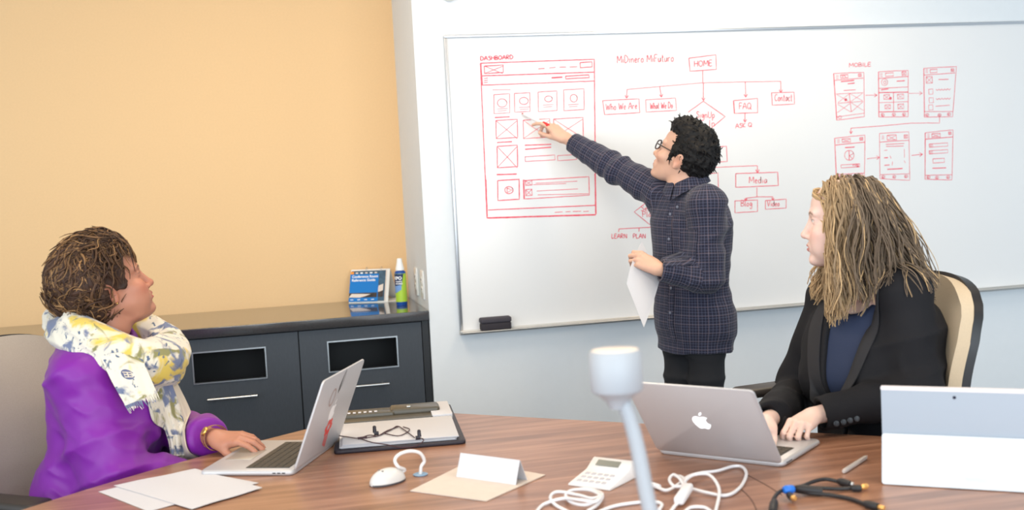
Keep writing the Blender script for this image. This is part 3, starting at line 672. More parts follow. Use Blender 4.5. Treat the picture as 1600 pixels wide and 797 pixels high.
    for q in ((372, 537, 388, 535, .8), (468, 530, 470, 570, .7), (372, 572, 390, 571, 1.6), (400, 562, 405, 575, .8), (372, 608, 398, 606, 1.3), (412, 590, 410, 608, .8), (468, 585, 473, 597, .8), (387, 627, 460, 623, 1.7)): I.ln(*q)
    I.ln(352, 653, 492, 648, .9); dots(I, ((368, 664), (420, 663), (477, 661))); I.done('phone_screen_drawing'); I = new(); I.ar(503, 560, 556, 555, 17, 1.1); I.done('flow_arrow')
    I = new(); I.quad([(568, 452), (702, 438), (697, 678), (568, 675)], 1); I.ln(569, 452, 568, 675, 1.3); I.ln(568, 483, 700, 472, 1.3); ham(I, 578, 460); I.xb(600, 457, 640, 474, 1.1); I.xb(680, 449, 693, 460, 1.1)
    for y in (506, 538): I.bx(587, y, 676, y+15, .9); I.xb(588, y, 603, y+16, .9)
    I.bx(605, 577, 660, 597, 1); I.ln(603, 622, 668, 620, 1.6); I.ln(568, 656, 698, 653, 1); dots(I, ((584, 665), (625, 667), (678, 665))); I.done('phone_screen_drawing')
phones()
# eraser resting on the tray
e0 = aty(750, 519, YB-.02)[0]; e1 = aty(798, 515, YB-.02)[0]; zt = Z0+.0155
root = empty('board_eraser', ((e0+e1)/2, YB-.028, zt), label='black felt whiteboard eraser on the tray at the left end of the board', cat='eraser')
b = MB(); b.box(((e0+e1)/2, YB-.028, zt+.014), (e1-e0-.004, .042, .028), .004); b.build('felt_pad', mat('black felt', srgb(54, 50, 56), .95, bump=.6, bscale=400), root)
b = MB(); b.box(((e0+e1)/2, YB-.028, zt+.0395), (e1-e0, .046, .023), .007, 3); b.build('grip', mat('charcoal foam', srgb(66, 62, 70), .8, bump=.4, bscale=300), root)
# ================================================================ conference table
ZTB = .74
C0 = vec(.36, 3.535, 0); DA = unit((-.722, -.692, 0)); DB = unit((.772, -.636, 0))       # far corner; left edge runs along DA, far edge along DB
def walnut():
    m = bpy.data.materials.new('walnut veneer'); m.use_nodes = True; nt = m.node_tree; b = nt.nodes['Principled BSDF']; N = nt.nodes.new; L = nt.links.new
    tc = N('ShaderNodeTexCoord'); mp = N('ShaderNodeMapping'); mp.inputs['Rotation'].default_value = (0, 0, -radians(43)); mp.inputs['Scale'].default_value = (1, 14, 1)
    L(tc.outputs['Object'], mp.inputs[0])
    n1 = N('ShaderNodeTexNoise'); n1.inputs['Scale'].default_value = 2.2; n1.inputs['Detail'].default_value = 7; n1.inputs['Distortion'].default_value = .6; L(mp.outputs[0], n1.inputs[0])
    mp2 = N('ShaderNodeMapping'); mp2.inputs['Rotation'].default_value = (0, 0, -radians(43)); mp2.inputs['Scale'].default_value = (4, 160, 4); L(tc.outputs['Object'], mp2.inputs[0])
    n2 = N('ShaderNodeTexNoise'); n2.inputs['Scale'].default_value = 2; n2.inputs['Detail'].default_value = 4; L(mp2.outputs[0], n2.inputs[0])
    mx = N('ShaderNodeMix'); mx.inputs[0].default_value = .35; L(n1.outputs['Fac'], mx.inputs[2]); L(n2.outputs['Fac'], mx.inputs[3])
    r = N('ShaderNodeValToRGB'); E = r.color_ramp.elements; E[0].position = .34; E[0].color = srgb(118, 80, 60); E[1].position = .66; E[1].color = srgb(176, 130, 104)
    e = E.new(.5); e.color = srgb(150, 106, 82); L(mx.outputs[0], r.inputs[0]); L(r.outputs[0], b.inputs['Base Color'])
    b.inputs['Roughness'].default_value = .34; b.inputs['Specular IOR Level'].default_value = .5; b.inputs['Coat Weight'].default_value = .25; b.inputs['Coat Roughness'].default_value = .3
    return m
M_wal = walnut(); M_edge = mat('walnut edge band', srgb(120, 82, 60), .45, var=.2, vscale=30)
def T2(s, t): return C0+DB*s+DA*t                     # s along the far edge, t along the left edge
LA, LB = 1.9, 3.4
def outline():
    P = []
    for t in np.linspace(0, 1, 14)[1:]: P.append(T2(.13+(LB-.26)*t, -.0+(-.00)*sin(pi*t)))
    P += [T2(LB, .13), T2(LB, LA-.13), T2(LB-.13, LA), T2(.13, LA), T2(0, LA-.13)]
    for t in np.linspace(1, 0, 20): P.append(T2(-.085*sin(pi*min(1, t*1.35/1.35)), .13+(LA-.26)*t))
    for a in np.linspace(0, pi/2, 8)[1:]: P.append(T2(.13-.13*cos(a), .13-.13*sin(a)))
    return np.array(P)[::-1]
OL = outline(); cen = OL.mean(0)
table = empty('conference_table', (cen[0], cen[1], 0), label='large glossy walnut conference table with rounded corner in the foreground', cat='table')
def inset(d): return OL+np.array([unit(cen-p)*d for p in OL])
b = MB(); rings = []
for d, z in ((.016, ZTB-.038), (.004, ZTB-.034), (0, ZTB-.026), (0, ZTB-.006), (.002, ZTB-.0015), (.006, ZTB)):
    q = inset(d); q[:, 2] = z; rings.append(q)
b.ring(rings); b.build('tabletop', M_wal, table, wn=True)
for s in (.9, LB-.75):
    b = MB(); c = T2(s, LA/2); b.box((c[0], c[1], .35), (.12, 1.0, .70), .01, R=np.array((DB, DA, (0, 0, 1)))); b.build('pedestal', M_edge, table)
# ---------------------------------------------------------------- loose things on the table
zt = ZTB+.0003
def on(x, y, z=0): return atz(x, y, zt+z)
def slab(b, o, ex, ey, w, d, h, r=.012, m=0, z0=0, er=.0015):
    """rounded rectangle slab; corner o, edge directions ex, ey"""
    P = []
    for cx, cy, a0 in ((w-r, d-r, 0), (r, d-r, pi/2), (r, r, pi), (w-r, r, 3*pi/2)):
        for a in np.linspace(0, pi/2, 6): P.append((cx+r*cos(a0+a), cy+r*sin(a0+a)))
    P = np.array(P); c = P.mean(0)
    if np.cross(ex, ey)[2] < 0: P = P[::-1]
    n = unit(np.cross(ex, ey)); n = n if (n[2] > 0 or abs(n[2]) < 1e-6) else -n; rs = []
    for s, z in ((er, 0), (0, er), (0, h-er), (er, h)):
        q = c+(P-c)*(1-s/np.maximum(1e-6, np.linalg.norm(P-c, axis=1)))[:, None]
        rs.append(o+q[:, :1]*ex+q[:, 1:]*ey+n*(z0+z))
    return b.ring(rs, m)
APPLE = [(-.02, .30), (-.10, .34), (-.22, .36), (-.36, .30), (-.46, .16), (-.49, -.02), (-.46, -.2), (-.38, -.38), (-.27, -.54), (-.17, -.58), (-.08, -.55), (.0, -.52), (.08, -.55), (.18, -.58), (.29, -.52), (.38, -.38), (.45, -.22), (.36, -.16), (.28, -.06), (.26, .06), (.30, .18), (.40, .27), (.30, .34), (.18, .36), (.07, .33)]
LEAF = [(-.02, .42), (.0, .52), (.06, .62), (.16, .70), (.19, .70), (.19, .62), (.14, .50), (.06, .43)]
def smooth_poly(P, n=60):
    P = np.array(P+[P[0]], float); return spline(np.c_[P, P[:, :1]*0], n)[:-1, :2]
def laptop(name, label, hinge, hd, e, W, D, ang, H, mats, stickers=None):
    """hinge = one end of the hinge line, hd along it, e from the hinge to the front edge"""
    root = empty(name, tuple(hinge+hd*W/2+e*D/2), label=label, cat='laptop', group='silver laptops open on the table')
    alu, keys, scr, glow = mats
    b = MB(); slab(b, hinge, hd, e, W, D, .0125, .014, z0=.0006, er=.004); base = b.build('base', alu, root)
    kz = .0132; b = MB(); o = hinge+hd*(W*.08)+e*(D*.08)+vec(0, 0, kz+.00005)
    slab(b, o, hd, e, W*.84, D*.47, .0006, .003, er=.0002); b.build('keyboard_well', mat('keyboard well', srgb(64, 60, 56), .6), base)
    b = MB()
    for r in range(6):
        n = 14; x = 0; kh = D*.47/6
        wds = [1]*n if r < 5 else [1, 1, 1, 1.2, 5, 1.2, 1, 1, 1, .8]
        tot = sum(wds); kw = W*.82/tot
        for q in wds:
            slab(b, o+hd*(W*.01+x+.001)+e*(kh*r+.0015), hd, e, kw*q-.0025, kh-.003, .0012, .0015, z0=.0004, er=.0003); x += kw*q
    tag(b.build('keyboard', keys, base), kind='stuff')
    b = MB(); slab(b, hinge+hd*(W*.34)+e*(D*.63)+vec(0, 0, kz+.00002), hd, e, W*.32, D*.30, .0004, .004, er=.0001); b.build('trackpad', mat('trackpad', srgb(190, 186, 180), .4, metal=.6), base)
    ld = -e*cos(ang)+vec(0, 0, sin(ang)); n = np.cross(hd, ld); n = n if n@(-e) > 0 else -n        # n points out of the lid's back
    b = MB(); P0 = hinge+vec(0, 0, .0145)+n*0.001; b2 = MB()
    def lid(bb, z0, z1, mg, r, m=0):
        P = []
        for cx, cy, a0 in ((W-r, H-r, 0), (r, H-r, pi/2), (r, r, pi), (W-r, r, 3*pi/2)):
            for a in np.linspace(0, pi/2, 7): P.append((cx+r*cos(a0+a), cy+r*sin(a0+a)))
        P = np.array(P); c = P.mean(0); rs = []
        for s, z in ((.0015+mg, z0), (mg, z0+.0012), (mg, z1-.0012), (.0015+mg, z1)):
            q = P-np.sign(P-c)*s; rs.append(P0+q[:, :1]*hd+q[:, 1:]*ld+n*z)
        return bb.ring(rs, m)
    lid(b, 0, .0062, 0, .012); L = b.build('lid', alu, root)
    lid(b2, -.0006, .0006, .006, .008); b2.build('screen', scr, L)
    back = lambda u, v, l=0: P0+hd*u+ld*v+n*(.0064+l)
    b = MB(); k = .046; lg = hd if np.cross(hd, ld)@n > 0 else -hd
    lf = lambda u, v, l=0: P0+hd*W/2+ld*(H*.52)+lg*u*k+ld*v*k+n*(.0064+l)
    P = smooth_poly(APPLE); b.add([lf(u, v) for u, v in P], [tuple(range(len(P)))])
    P = smooth_poly(LEAF, 24); b.add([lf(u, v) for u, v in P], [tuple(range(len(P)))]); b.build('lid_emblem', glow, L, smooth=False)
    b = MB(); 
    for k2 in range(3): b.box(hinge+e*(D*(.10+.05*k2))-hd*0+vec(0, 0, .007), (.0006, .009, .003), R=np.array((hd, e, (0, 0, 1))))
    b.build('port', mat('port', srgb(40, 40, 44), .5), base)
    return root, L, lf, back
M_lap = mat('laptop aluminium', srgb(196, 194, 196), .45, metal=.3); M_key = mat('laptop keys', srgb(72, 66, 58), .6); M_scr = mat('dark screen glass', srgb(16, 16, 18), .12)
M_glow = mat('backlit emblem', srgb(250, 252, 255), .4, emit=.6); M_white2 = mat('white emblem', srgb(244, 244, 244), .4)
hb = atz(458, 744, zt); hf = atz(526, 694, zt); hd = unit(hf-hb); e = vec(-hd[1], hd[0], 0)
LP1, lid1, lf1, bk1 = laptop('laptop', 'silver laptop with stickers on its lid in front of the woman in purple', hb, hd, e, .322, .243, radians(68), .236, (M_lap, M_key, M_scr, M_white2))
M_blk = mat('black sticker', srgb(24, 22, 26), .5); M_redst = mat('red sticker', srgb(225, 60, 50), .5)
b = MB()                                              # black feather-like sticker
for pts, r in (([(.2, 1.0), (.05, .55), (-.05, .1), (-.1, -.35)], (.012, .05, .10, .03)), ([(.2, 1.0), (.32, .6), (.2, .1), (-.1, -.35)], (.012, .02, .03, .04))):
    C_ = spline([(q[0], q[1], 0) for q in pts], 24); R_ = np.interp(np.linspace(0, 1, 24), np.linspace(0, 1, len(r)), r)
    T_ = np.gradient(C_, axis=0); T_ /= np.linalg.norm(T_, axis=1)[:, None]; N_ = np.stack([-T_[:, 1], T_[:, 0]], 1)
    V = [lf1(q[0]+s*R_[i]*N_[i][0], q[1]+1.45+s*R_[i]*N_[i][1], .0002) for i, q in enumerate(C_*1.0) for s in (1, -1)]
    b.add(V, [(2*i, 2*i+1, 2*i+3, 2*i+2) for i in range(23)])
b.build('feather_sticker', M_blk, lid1, smooth=False)
b = MB()                                              # red petal-and-stripe sticker
for a in np.linspace(0, 2*pi, 6, endpoint=False):
    c = (.25+.36*cos(a), -1.05+.36*sin(a)); q = [lf1(c[0]+.2*cos(t), c[1]+.2*sin(t), .0002) for t in np.linspace(0, 2*pi, 14, endpoint=False)]; b.add(q, [tuple(range(14))])
for k in range(3):
    u = .05+.22*k; b.add([lf1(u, -1.55, .0002), lf1(u+.11, -1.55, .0002), lf1(u+.11+.1, -2.15-.1*k, .0002), lf1(u+.1, -2.15-.1*k, .0002)], [(0, 1, 2, 3)])
b.build('red_sticker', M_redst, lid1, smooth=False)
b = MB(); q = [lf1(-.9+.42*cos(t), 1.0+.55*sin(t), .0002) for t in np.linspace(0, 2*pi, 20, endpoint=False)]; q2 = [lf1(-.9+.30*cos(t), 1.0+.43*sin(t), .0002) for t in np.linspace(0, 2*pi, 20, endpoint=False)]
b.add(q+q2, [(i, (i+1) % 20, 20+(i+1) % 20, 20+i) for i in range(20)]); b.build('ring_sticker', mat('pale sticker', srgb(170, 150, 146), .5), lid1, smooth=False)
hb = atz(1224, 731, zt); hf = atz(1028, 709, zt); hd = unit(hf-hb); e = vec(hd[1], -hd[0], 0)
LP2, lid2, lf2, bk2 = laptop('laptop', 'silver laptop with glowing fruit emblem in front of the woman in black', hb, hd, e, .323, .243, radians(53), .245, (M_lap, M_key, M_scr, M_glow))

b = MB()
for L in ([(1163, 740), (1180, 749), (1200, 760), (1222, 774)], [(1157, 764), (1168, 774), (1177, 786), (1183, 800)]): b.tube(spline([on(x, y, -.0004) for x, y in L], 20), .0011, 6)
b.build('hatch_seam', mat('dark seam', srgb(58, 36, 28), .6), table)
# padfolio with sheets, organiser strip and earphones
a = on(522, 711); c = on(727, 694); ex = unit(c-a); ey = vec(-ex[1], ex[0], 0); W = .345; D = .50
root = empty('padfolio', tuple(a+ex*W/2+ey*D/2), label='open black padfolio holding white papers behind the stickered laptop', cat='padfolio')
M_lea = mat('black leather', srgb(40, 34, 44), .5, bump=.5, bscale=350); M_pap = mat('white paper', srgb(206, 205, 209), .7)
b = MB(); slab(b, a, ex, ey, W, D, .010, .012, z0=.0002, er=.002); cov = b.build('cover', M_lea, root)
r_ = np.random.default_rng(5)
for k in range(7):
    o = a+ex*(.012+.006*r_.random()+(.006 if k > 3 else 0))+ey*(.014+.004*r_.random()); al = r_.normal(0, .008)
    b = MB(); e1 = unit(ex+ey*al); slab(b, o+vec(0, 0, .0104+.0016*k), e1, vec(-e1[1], e1[0], 0), W-.040, .262, .0013, .002, er=.0002); b.build('paper_sheet', M_pap, root)
M_org = mat('bronze vinyl', srgb(84, 76, 62), .35, var=.15, vscale=20); M_orgd = mat('bronze vinyl dark', srgb(58, 54, 46), .4)
b = MB(); slab(b, a+ex*.02+ey*.285+vec(0, 0, .0104), ex, ey, W*.82, .052, .012, .006, er=.003)
slab(b, a+ex*.02+ey*.340+vec(0, 0, .0104), ex, ey, W*.44, .07, .022, .01, er=.004); slab(b, a+ex*(.02+W*.40)+ey*.345+vec(0, 0, .0104), ex, ey, W*.42, .075, .026, .01, er=.005)
b.build('organiser_pocket', M_org, root)
b = MB()
for k in range(6): slab(b, a+ex*(.035+.0155*k)+ey*.352+vec(0, 0, .0328), ex, ey, .0085, .018, .0012, .001, er=.0003)
b.build('stitch_tab', M_pap, root)
b = MB(); slab(b, a+ex*(W*.60)+ey*.365+vec(0, 0, .0368), ex, ey, .012, .02, .003, .002, er=.0005); b.build('clasp', M_steel, root)
b = MB(); slab(b, a+ex*(W*.80)+ey*.285+vec(0, 0, .0110), ex, ey, W*.17, .19, .014, .003, er=.0005); b.build('note_pad', M_pap, root)
# earphones on the papers
zc = .0232
root = empty('earphones', tuple(on(600, 690)+vec(0, 0, zc)), label='dark wired earphones lying on the white padfolio papers', cat='earphones')
M_cord = mat('maroon cord', srgb(62, 34, 44), .5); M_bud = mat('earbud black', srgb(34, 28, 38), .4)
pz = lambda L, z=.0012, n=40: spline([on(x, y, zc+z) for x, y in L], n)
for L in ([(530, 681), (545, 683), (562, 685), (590, 681), (610, 672), (621, 666), (632, 672), (648, 684)], [(562, 685), (580, 691), (605, 695), (625, 699), (650, 697), (662, 688), (656, 684)], [(562, 685), (577, 680), (590, 681), (605, 673), (622, 667)], [(600, 677), (620, 681), (632, 678), (640, 671), (630, 667)]):
    b = MB(); b.tube(pz(L), .0014, 6); b.build('cord', M_cord, root)
b = MB(); b.tube(pz([(559, 685), (573, 683)], .002, 4), .003, 8); b.build('cord_slider', M_cord, root)
for x, y, dx in ((588, 677, -.004), (653, 684, .004)):
    p = on(x, y, zc+.0062); b = MB(); b.tube([p+vec(-.006, 0, 0), p+vec(.006, 0, .0)], .0055, 12); b.tube([p+vec(dx, 0, .002), p+vec(dx, .002, .016)], (.0055, .0045), 12); b.sphere(p+vec(dx, .002, .016), .005); b.build('earbud', M_bud, root)

# mouse with its looping cable and the round desk grommet
a = on(577, 762); c = on(634, 747); ex = unit(c-a); ey = vec(-ex[1], ex[0], 0); p = (a+c)/2
root = empty('computer_mouse', tuple(p), label='silver white computer mouse with looped cable on the walnut table', cat='mouse')
S = SDF(); R = np.array((ex, ey, (0, 0, 1))); S.ell(p+vec(0, 0, .004), (.047, .029, .031), R); S.fn(lambda P: (ZTB+.001)-P[:, 2], p-.2, p+.2, 0, 'i')
M_mouse = mat('pearl plastic', srgb(214, 210, 206), .3); mo = sdf_obj('shell', S, .002, M_mouse, root)
b = MB(); b.ring([np.array([p+ex*x+ey*(s*(.0292*sqrt(max(0, 1-(x/.0472)**2)))*1.0)+vec(0, 0, z) for s in (1,) for x in np.linspace(-.046, .046, 24)]+[p+ex*x-ey*(.0292*sqrt(max(0, 1-(x/.0472)**2)))+vec(0, 0, z) for x in np.linspace(.046, -.046, 24)]) for z in (.0005, .0045)]); b.build('underside', mat('mouse underside', srgb(70, 66, 70), .5), root)
b = MB()
for s in (-.008, .006): b.sphere(p-ex*.018+ey*s+vec(0, 0, .0325), (.003, .002, .0015), 10, 6)
b.build('button_mark', mat('mouse mark', srgb(120, 116, 116), .5), root)
q = on(657, 742); dm = (p-CAM)@AX_F; dq = (q-CAM)@AX_F; Lc = [p+ex*.036+vec(0, 0, .016), p+ex*.050+vec(0, 0, .020), atd(622, 729, dm+.01), atd(617, 719, lerp(dm, dq, .2)), atd(624, 710, lerp(dm, dq, .4)), atd(640, 705, lerp(dm, dq, .6)), atd(656, 708, lerp(dm, dq, .8)), atd(663, 720, dq), q+vec(.003, 0, .02), q+vec(0, 0, .002)]
b = MB(); b.tube(spline(Lc, 50), .0042, 10); b.build('cable', mat('white cable', srgb(226, 222, 220), .45), root)
b = MB(); b.lathe(((0, 0), (.017, 0), (.018, .002), (.013, .004), (.011, .0025), (0, .0025)), q, 28); tag(b.build('cable_grommet', mat('blue grey plastic', srgb(128, 160, 188), .4)), 'small blue-grey cable grommet ring set in the table by the mouse', 'grommet')

# manila sheet with folded name card
A_, B_, C_, D_ = on(641, 768), on(760, 784), on(852, 743), on(733, 722)
root_e = MB(); n = 8
G = np.array([[lerp(lerp(A_, B_, i/n), lerp(D_, C_, i/n), j/n)+vec(0, 0, .0012) for j in range(n+1)] for i in range(n+1)]); root_e.sheet(G, .0016)
en = root_e.build('envelope', mat('manila paper', srgb(216, 202, 190), .7, var=.05, vscale=40), smooth=False); tag(en, 'flat cream envelope lying on the table under the white name card', 'envelope')
f0, f1 = on(713, 745, .002), on(806, 758, .002); axd = unit(f1-f0); nd = vec(-axd[1], axd[0], 0)
w_ = np.linalg.norm(f1-f0); th = .004; root = empty('name_card', tuple(f0+axd*w_/2+nd*.022), label='folded blank white tent name card standing on the cream envelope', cat='name card')
ridge_ = lambda t: f0+axd*w_*t+nd*.021+vec(0, 0, .052)
b = MB(); b.sheet([[f0, ridge_(0)], [f1, ridge_(1)]], .0012); b.build('front_flap', M_pap, root, smooth=False)
b = MB(); b.sheet([[ridge_(0), f0+nd*.046], [ridge_(1), f1+nd*.046]], .0012); b.build('back_flap', M_pap, root, smooth=False)

# loose printouts at the left edge
def sheet_on(P, lift, lab, m=M_pap):
    P = [on(*q)+vec(0, 0, lift) for q in P]; n = 10; b = MB()
    G = np.array([[lerp(lerp(P[0], P[1], i/n), lerp(P[3], P[2], i/n), j/n) for j in range(n+1)] for i in range(n+1)])
    G[:, :, 2] += .0012*np.sin(np.linspace(0, 5, n+1))[:, None]**2; b.sheet(G, .0006)
    return tag(b.build('paper_sheet', m), lab, 'paper', 'loose papers by the left laptop')
sheet_on([(154, 769), (300, 736), (404, 756), (232, 800)], .0010, 'white printout poking out lowest from the loose papers at bottom left')
sheet_on([(178, 761), (305, 735), (410, 765), (300, 798)], .0034, 'white sheet lying on top of the loose papers by the stickered laptop')

# small white control handset with display
a = on(870, 757); c = on(985, 757)
p = on(942, 752); ex = unit(on(1000, 753)-on(905, 741)); ey = vec(-ex[1], ex[0], 0)
root = empty('desk_controller', tuple(p), label='small white desk keypad controller with grey display behind the tangled cables', cat='controller')
M_ivory = mat('ivory plastic', srgb(232, 228, 226), .4); S = SDF(); R = np.array((ex, ey, (0, 0, 1)))
prof = [(-.062, .004), (-.058, .008), (.010, .020), (.022, .024), (.050, .040), (.056, .036), (.056, .003)]
b = MB(); rs = []
for s, ins in ((-.054, .004), (-.050, 0), (.050, 0), (.054, .004)):
    q = [p+ex*s+ey*(v*(1-ins*3))+vec(0, 0, z-ins*(z > .005)) for v, z in [(-.062, .0005)]+prof+[(.056, .0005)]]; rs.append(np.array(q))
b.ring(rs); b.build('housing', M_ivory, root)
s0 = unit(ey*.028+vec(0, 0, .016)); o = p+ey*.0275+vec(0, 0, .0277)+unit(np.cross(ex, s0))*.0006
b = MB(); b.ring([np.array([o+ex*u+s0*v+unit(np.cross(ex, s0))*l for u, v in ((-.034, -.001), (.026, -.001), (.026, .017), (-.034, .017))]) for l in (0, .0006)]); b.build('display', mat('lcd grey', srgb(88, 94, 88), .3), root, smooth=False)
s1 = unit(ey*.068+vec(0, 0, .012)); n1 = unit(np.cross(ex, s1))
for r in range(3):
    for k in range(5):
        q = p-ey*.046+vec(0, 0, .0104)+ex*(-.034+.016*k)+s1*(.019*r)+n1*.0002
        b = MB(); b.box(q, (.011, .010, .0026), .001, 1, R=np.array((ex, s1, n1))); b.build('key', mat('key ivory', srgb(186, 182, 186), .5) if r+k == 0 else bpy.data.materials['key ivory'], root)
# bundled white cables with a small power brick
M_cab = mat('white cord', srgb(232, 230, 232), .4)
def cable(name, lab, paths, r=.0036, m=M_cab, cat='cable', group=None, parts=None):
    root = empty(name, tuple(paths[0][0]), label=lab, cat=cat, group=group)
    for P in paths:
        b = MB(); b.tube(spline(P, 12*len(P)), r, 10); b.build('cord', m, root)
    return root
h = lambda L: [on(x, y, z) for x, y, z in L]
cable('charging_cable', 'coiled white cable bundle lying left of the white cylinder stalk', [
    h([(838, 800, .004), (850, 788, .005), (880, 779, .012), (905, 781, .02), (930, 784, .018), (938, 775, .016), (920, 766, .014), (895, 766, .013), (884, 774, .010), (893, 785, .008), (915, 789, .010), (934, 781, .014), (940, 771, .012), (915, 764, .011), (888, 768, .008)]),
    h([(888, 800, .004), (868, 789, .005), (860, 778, .008), (866, 770, .012), (880, 769, .013), (905, 774, .016), (925, 779, .017), (941, 775, .012), (934, 788, .008), (918, 799, .005)]),
    h([(935, 800, .004), (960, 791, .004), (990, 786, .004), (1020, 784, .004), (1034, 788, .004), (1030, 797, .004)])])
root = cable('power_cable', 'white charger cable looping right of the white cylinder stalk with inline block', [
    h([(1000, 757, .004), (1018, 757, .005), (1030, 763, .006), (1043, 766, .008), (1060, 757, .012), (1075, 745, .016), (1095, 739, .012), (1120, 736, .008), (1145, 729, .006), (1160, 730, .006), (1166, 742, .006), (1156, 762, .005), (1135, 774, .005), (1105, 770, .006), (1082, 764, .008)]),
    h([(1066, 762, .018), (1072, 750, .018), (1085, 742, .02), (1105, 741, .022), (1118, 752, .02), (1124, 770, .012), (1118, 800, .005)]),
    h([(1072, 765, .016), (1062, 748, .02), (1052, 742, .018), (1046, 750, .014), (1054, 760, .012), (1070, 758, .016), (1066, 746, .016), (1054, 744, .014)]),
    h([(1062, 783, .010), (1055, 790, .007), (1046, 802, .005)]), h([(1068, 801, .004), (1080, 793, .004), (1100, 793, .004), (1112, 800, .004)])])
q0, q1 = on(1060, 784, .012), on(1076, 760, .018); d = unit(q1-q0); b = MB(); b.box((q0+q1)/2, (np.linalg.norm(q1-q0), .022, .018), .006, 3, R=frame(d)); b.build('inline_block', M_cab, root)
b = MB(); b.tube([on(1018, 757, .006), on(1030, 761, .007)], .006, 10); b.build('plug', M_cab, root)
# white cylinder on a curved stalk, close to the camera
Dm = 1.80; foot = atz(1062, 985, zt); Dm = (foot-CAM)@AX_F
root = empty('stalk_device', tuple(foot), label='white metal cylinder head on a curved stalk rising in the blurred foreground', cat='device')
M_sat = mat('satin white metal', srgb(168, 172, 178), .5); M_head = mat('satin silver head', srgb(172, 176, 182), .5)
hc = atd(964, 612, Dm); top = atd(960, 547, Dm)
b = MB(); b.lathe(((0, 0), (.044, 0), (.046, .004), (.044, .010), (.022, .016), (.012, .024), (0, .024)), foot, 32); b.build('base', M_sat, root)
P = spline([foot+vec(0, 0, .02), atd(1040, 890, Dm), atd(1014, 790, Dm), atd(996, 700, Dm), atd(981, 646, Dm), hc], 40); b = MB(); b.tube(P, np.interp(np.linspace(0, 1, 40), [0, .75, .9, 1], [.0130, .0115, .0115, .014]), 16); b.build('stalk', M_sat, root)
ax = unit(top-hc+vec(0, 0, .06)); R = frame(np.cross((0, 1, 0), ax), ax); hl = np.linalg.norm(top-hc); rr = 41*Dm/FPX
b = MB(); b.lathe(((0, -.028), (.012, -.026), (.018, -.014), (.030, -.004), (rr-.002, .0005), (rr, .003), (rr, hl-.004), (rr-.003, hl), (0, hl)), hc, 40, R=R); hd_ = b.build('head', M_head, root)
b = MB(); b.lathe(((0, hl+.0002), (rr-.004, hl+.0002), (rr-.005, hl+.0012), (0, hl+.0012)), hc, 40, R=R); b.build('top_cap', mat('warm lit top', srgb(240, 226, 212), .5), root)  # thin cream disc: the warm light on the top is put into its colour

# tablet standing on its kickstand
A_ = on(1378, 757); B_ = on(1600, 770); ex = unit(B_-A_); W = .300
ny = vec(-ex[1], ex[0], 0)                       # away from the camera
root = empty('tablet', tuple(A_+ex*W/2+ny*.03), label='silver tablet standing on its white kickstand at the right edge', cat='tablet')
M_tab = mat('tablet magnesium', srgb(170, 180, 192), .5, metal=.1); M_kick = mat('kickstand silver', srgb(212, 218, 224), .45, metal=.05); M_rim = mat('tablet rim', srgb(226, 220, 222), .35)
tu = unit(vec(0, 0, 1)+ny*-.02)
def plate(b, o, w, hh, t, r=.006, m=0):
    P = []
    for cx, cy, a0 in ((w-r, hh-r, 0), (r, hh-r, pi/2), (r, r, pi), (w-r, r, 3*pi/2)):
        for a in np.linspace(0, pi/2, 5): P.append((cx+r*cos(a0+a), cy+r*sin(a0+a)))
    P = np.array(P); b.ring([o[0]+P[:, :1]*o[1]+P[:, 1:]*o[2]+o[3]*z for z in (0, t)], m)
Hh = .205; kb = A_+vec(0, 0, .001); hingez = .104
kt = kb+vec(0, 0, hingez)+ny*.030; kd = unit(kt-kb); kn = unit(np.cross(ex, kd))
b = MB(); plate(b, (kb, ex, kd, -kn), W, np.linalg.norm(kt-kb), -.002); kick = b.build('kickstand', M_kick, root, smooth=False)
bb = vec(*kt)-tu*hingez+ny*.004; bn = unit(np.cross(ex, tu))
b = MB(); plate(b, (bb, ex, tu, -bn), W, Hh, .008); body = b.build('tablet_body', M_tab, root, smooth=False)
b = MB(); plate(b, (bb+tu*(Hh-.007)-ex*.0008-bn*-.0006, ex, tu, -bn), W+.0016, .0085, .0092, .003); b.build('top_rim', M_rim, body, smooth=False)
b = MB(); b.lathe(((0, 0), (.0035, 0), (.0035, .0006), (0, .0006)), bb+ex*.148+tu*(Hh-.019)+bn*.0003, 16, R=frame(ex, bn)); b.build('camera_lens', mat('lens', srgb(40, 42, 60), .15), body)
b = MB(); plate(b, (bb-bn*.0085+ex*.006+tu*.006, ex, tu, -bn), W-.012, Hh-.012, .0006); b.build('screen', M_scr, body, smooth=False)
text_mesh('kickstand_wordmark', 'Surface', .017, 0, mat('pale grey print', srgb(212, 218, 226), .5), lambda u, v: kb+ex*(.165+u)+kd*(.016+v)+kn*.0028, kick)
# pen and black cable bundle
a = on(1318, 737, .005); c = on(1357, 712, .005); root = empty('pen', tuple((a+c)/2-vec(0, 0, .005)), label='slim silver pen lying on the table between laptop and tablet', cat='pen')
d = unit(c-a); c = a+d*min(.14, np.linalg.norm(c-a)); M_pen = mat('pen silver', srgb(200, 190, 184), .4, metal=.2)
b = MB(); L = np.linalg.norm(c-a); b.tube([a+d*x for x in (0, .004, .02, L*.62, L*.64, L-.004, L)], (.0035, .0052, .0055, .0055, .0052, .0052, .004), 14); b.build('barrel', M_pen, root)
b = MB(); b.box(lerp(a, c, .8)+vec(.003, -.003, .005), (L*.34, .0035, .0018), .0006, R=frame(d)); b.build('clip', M_pen, root)
M_bc = mat('black cable jacket', srgb(34, 32, 34), .5); M_gold = mat('gold plug', srgb(232, 178, 104), .3, metal=.6); M_bl = mat('blue connector', srgb(30, 110, 205), .4)
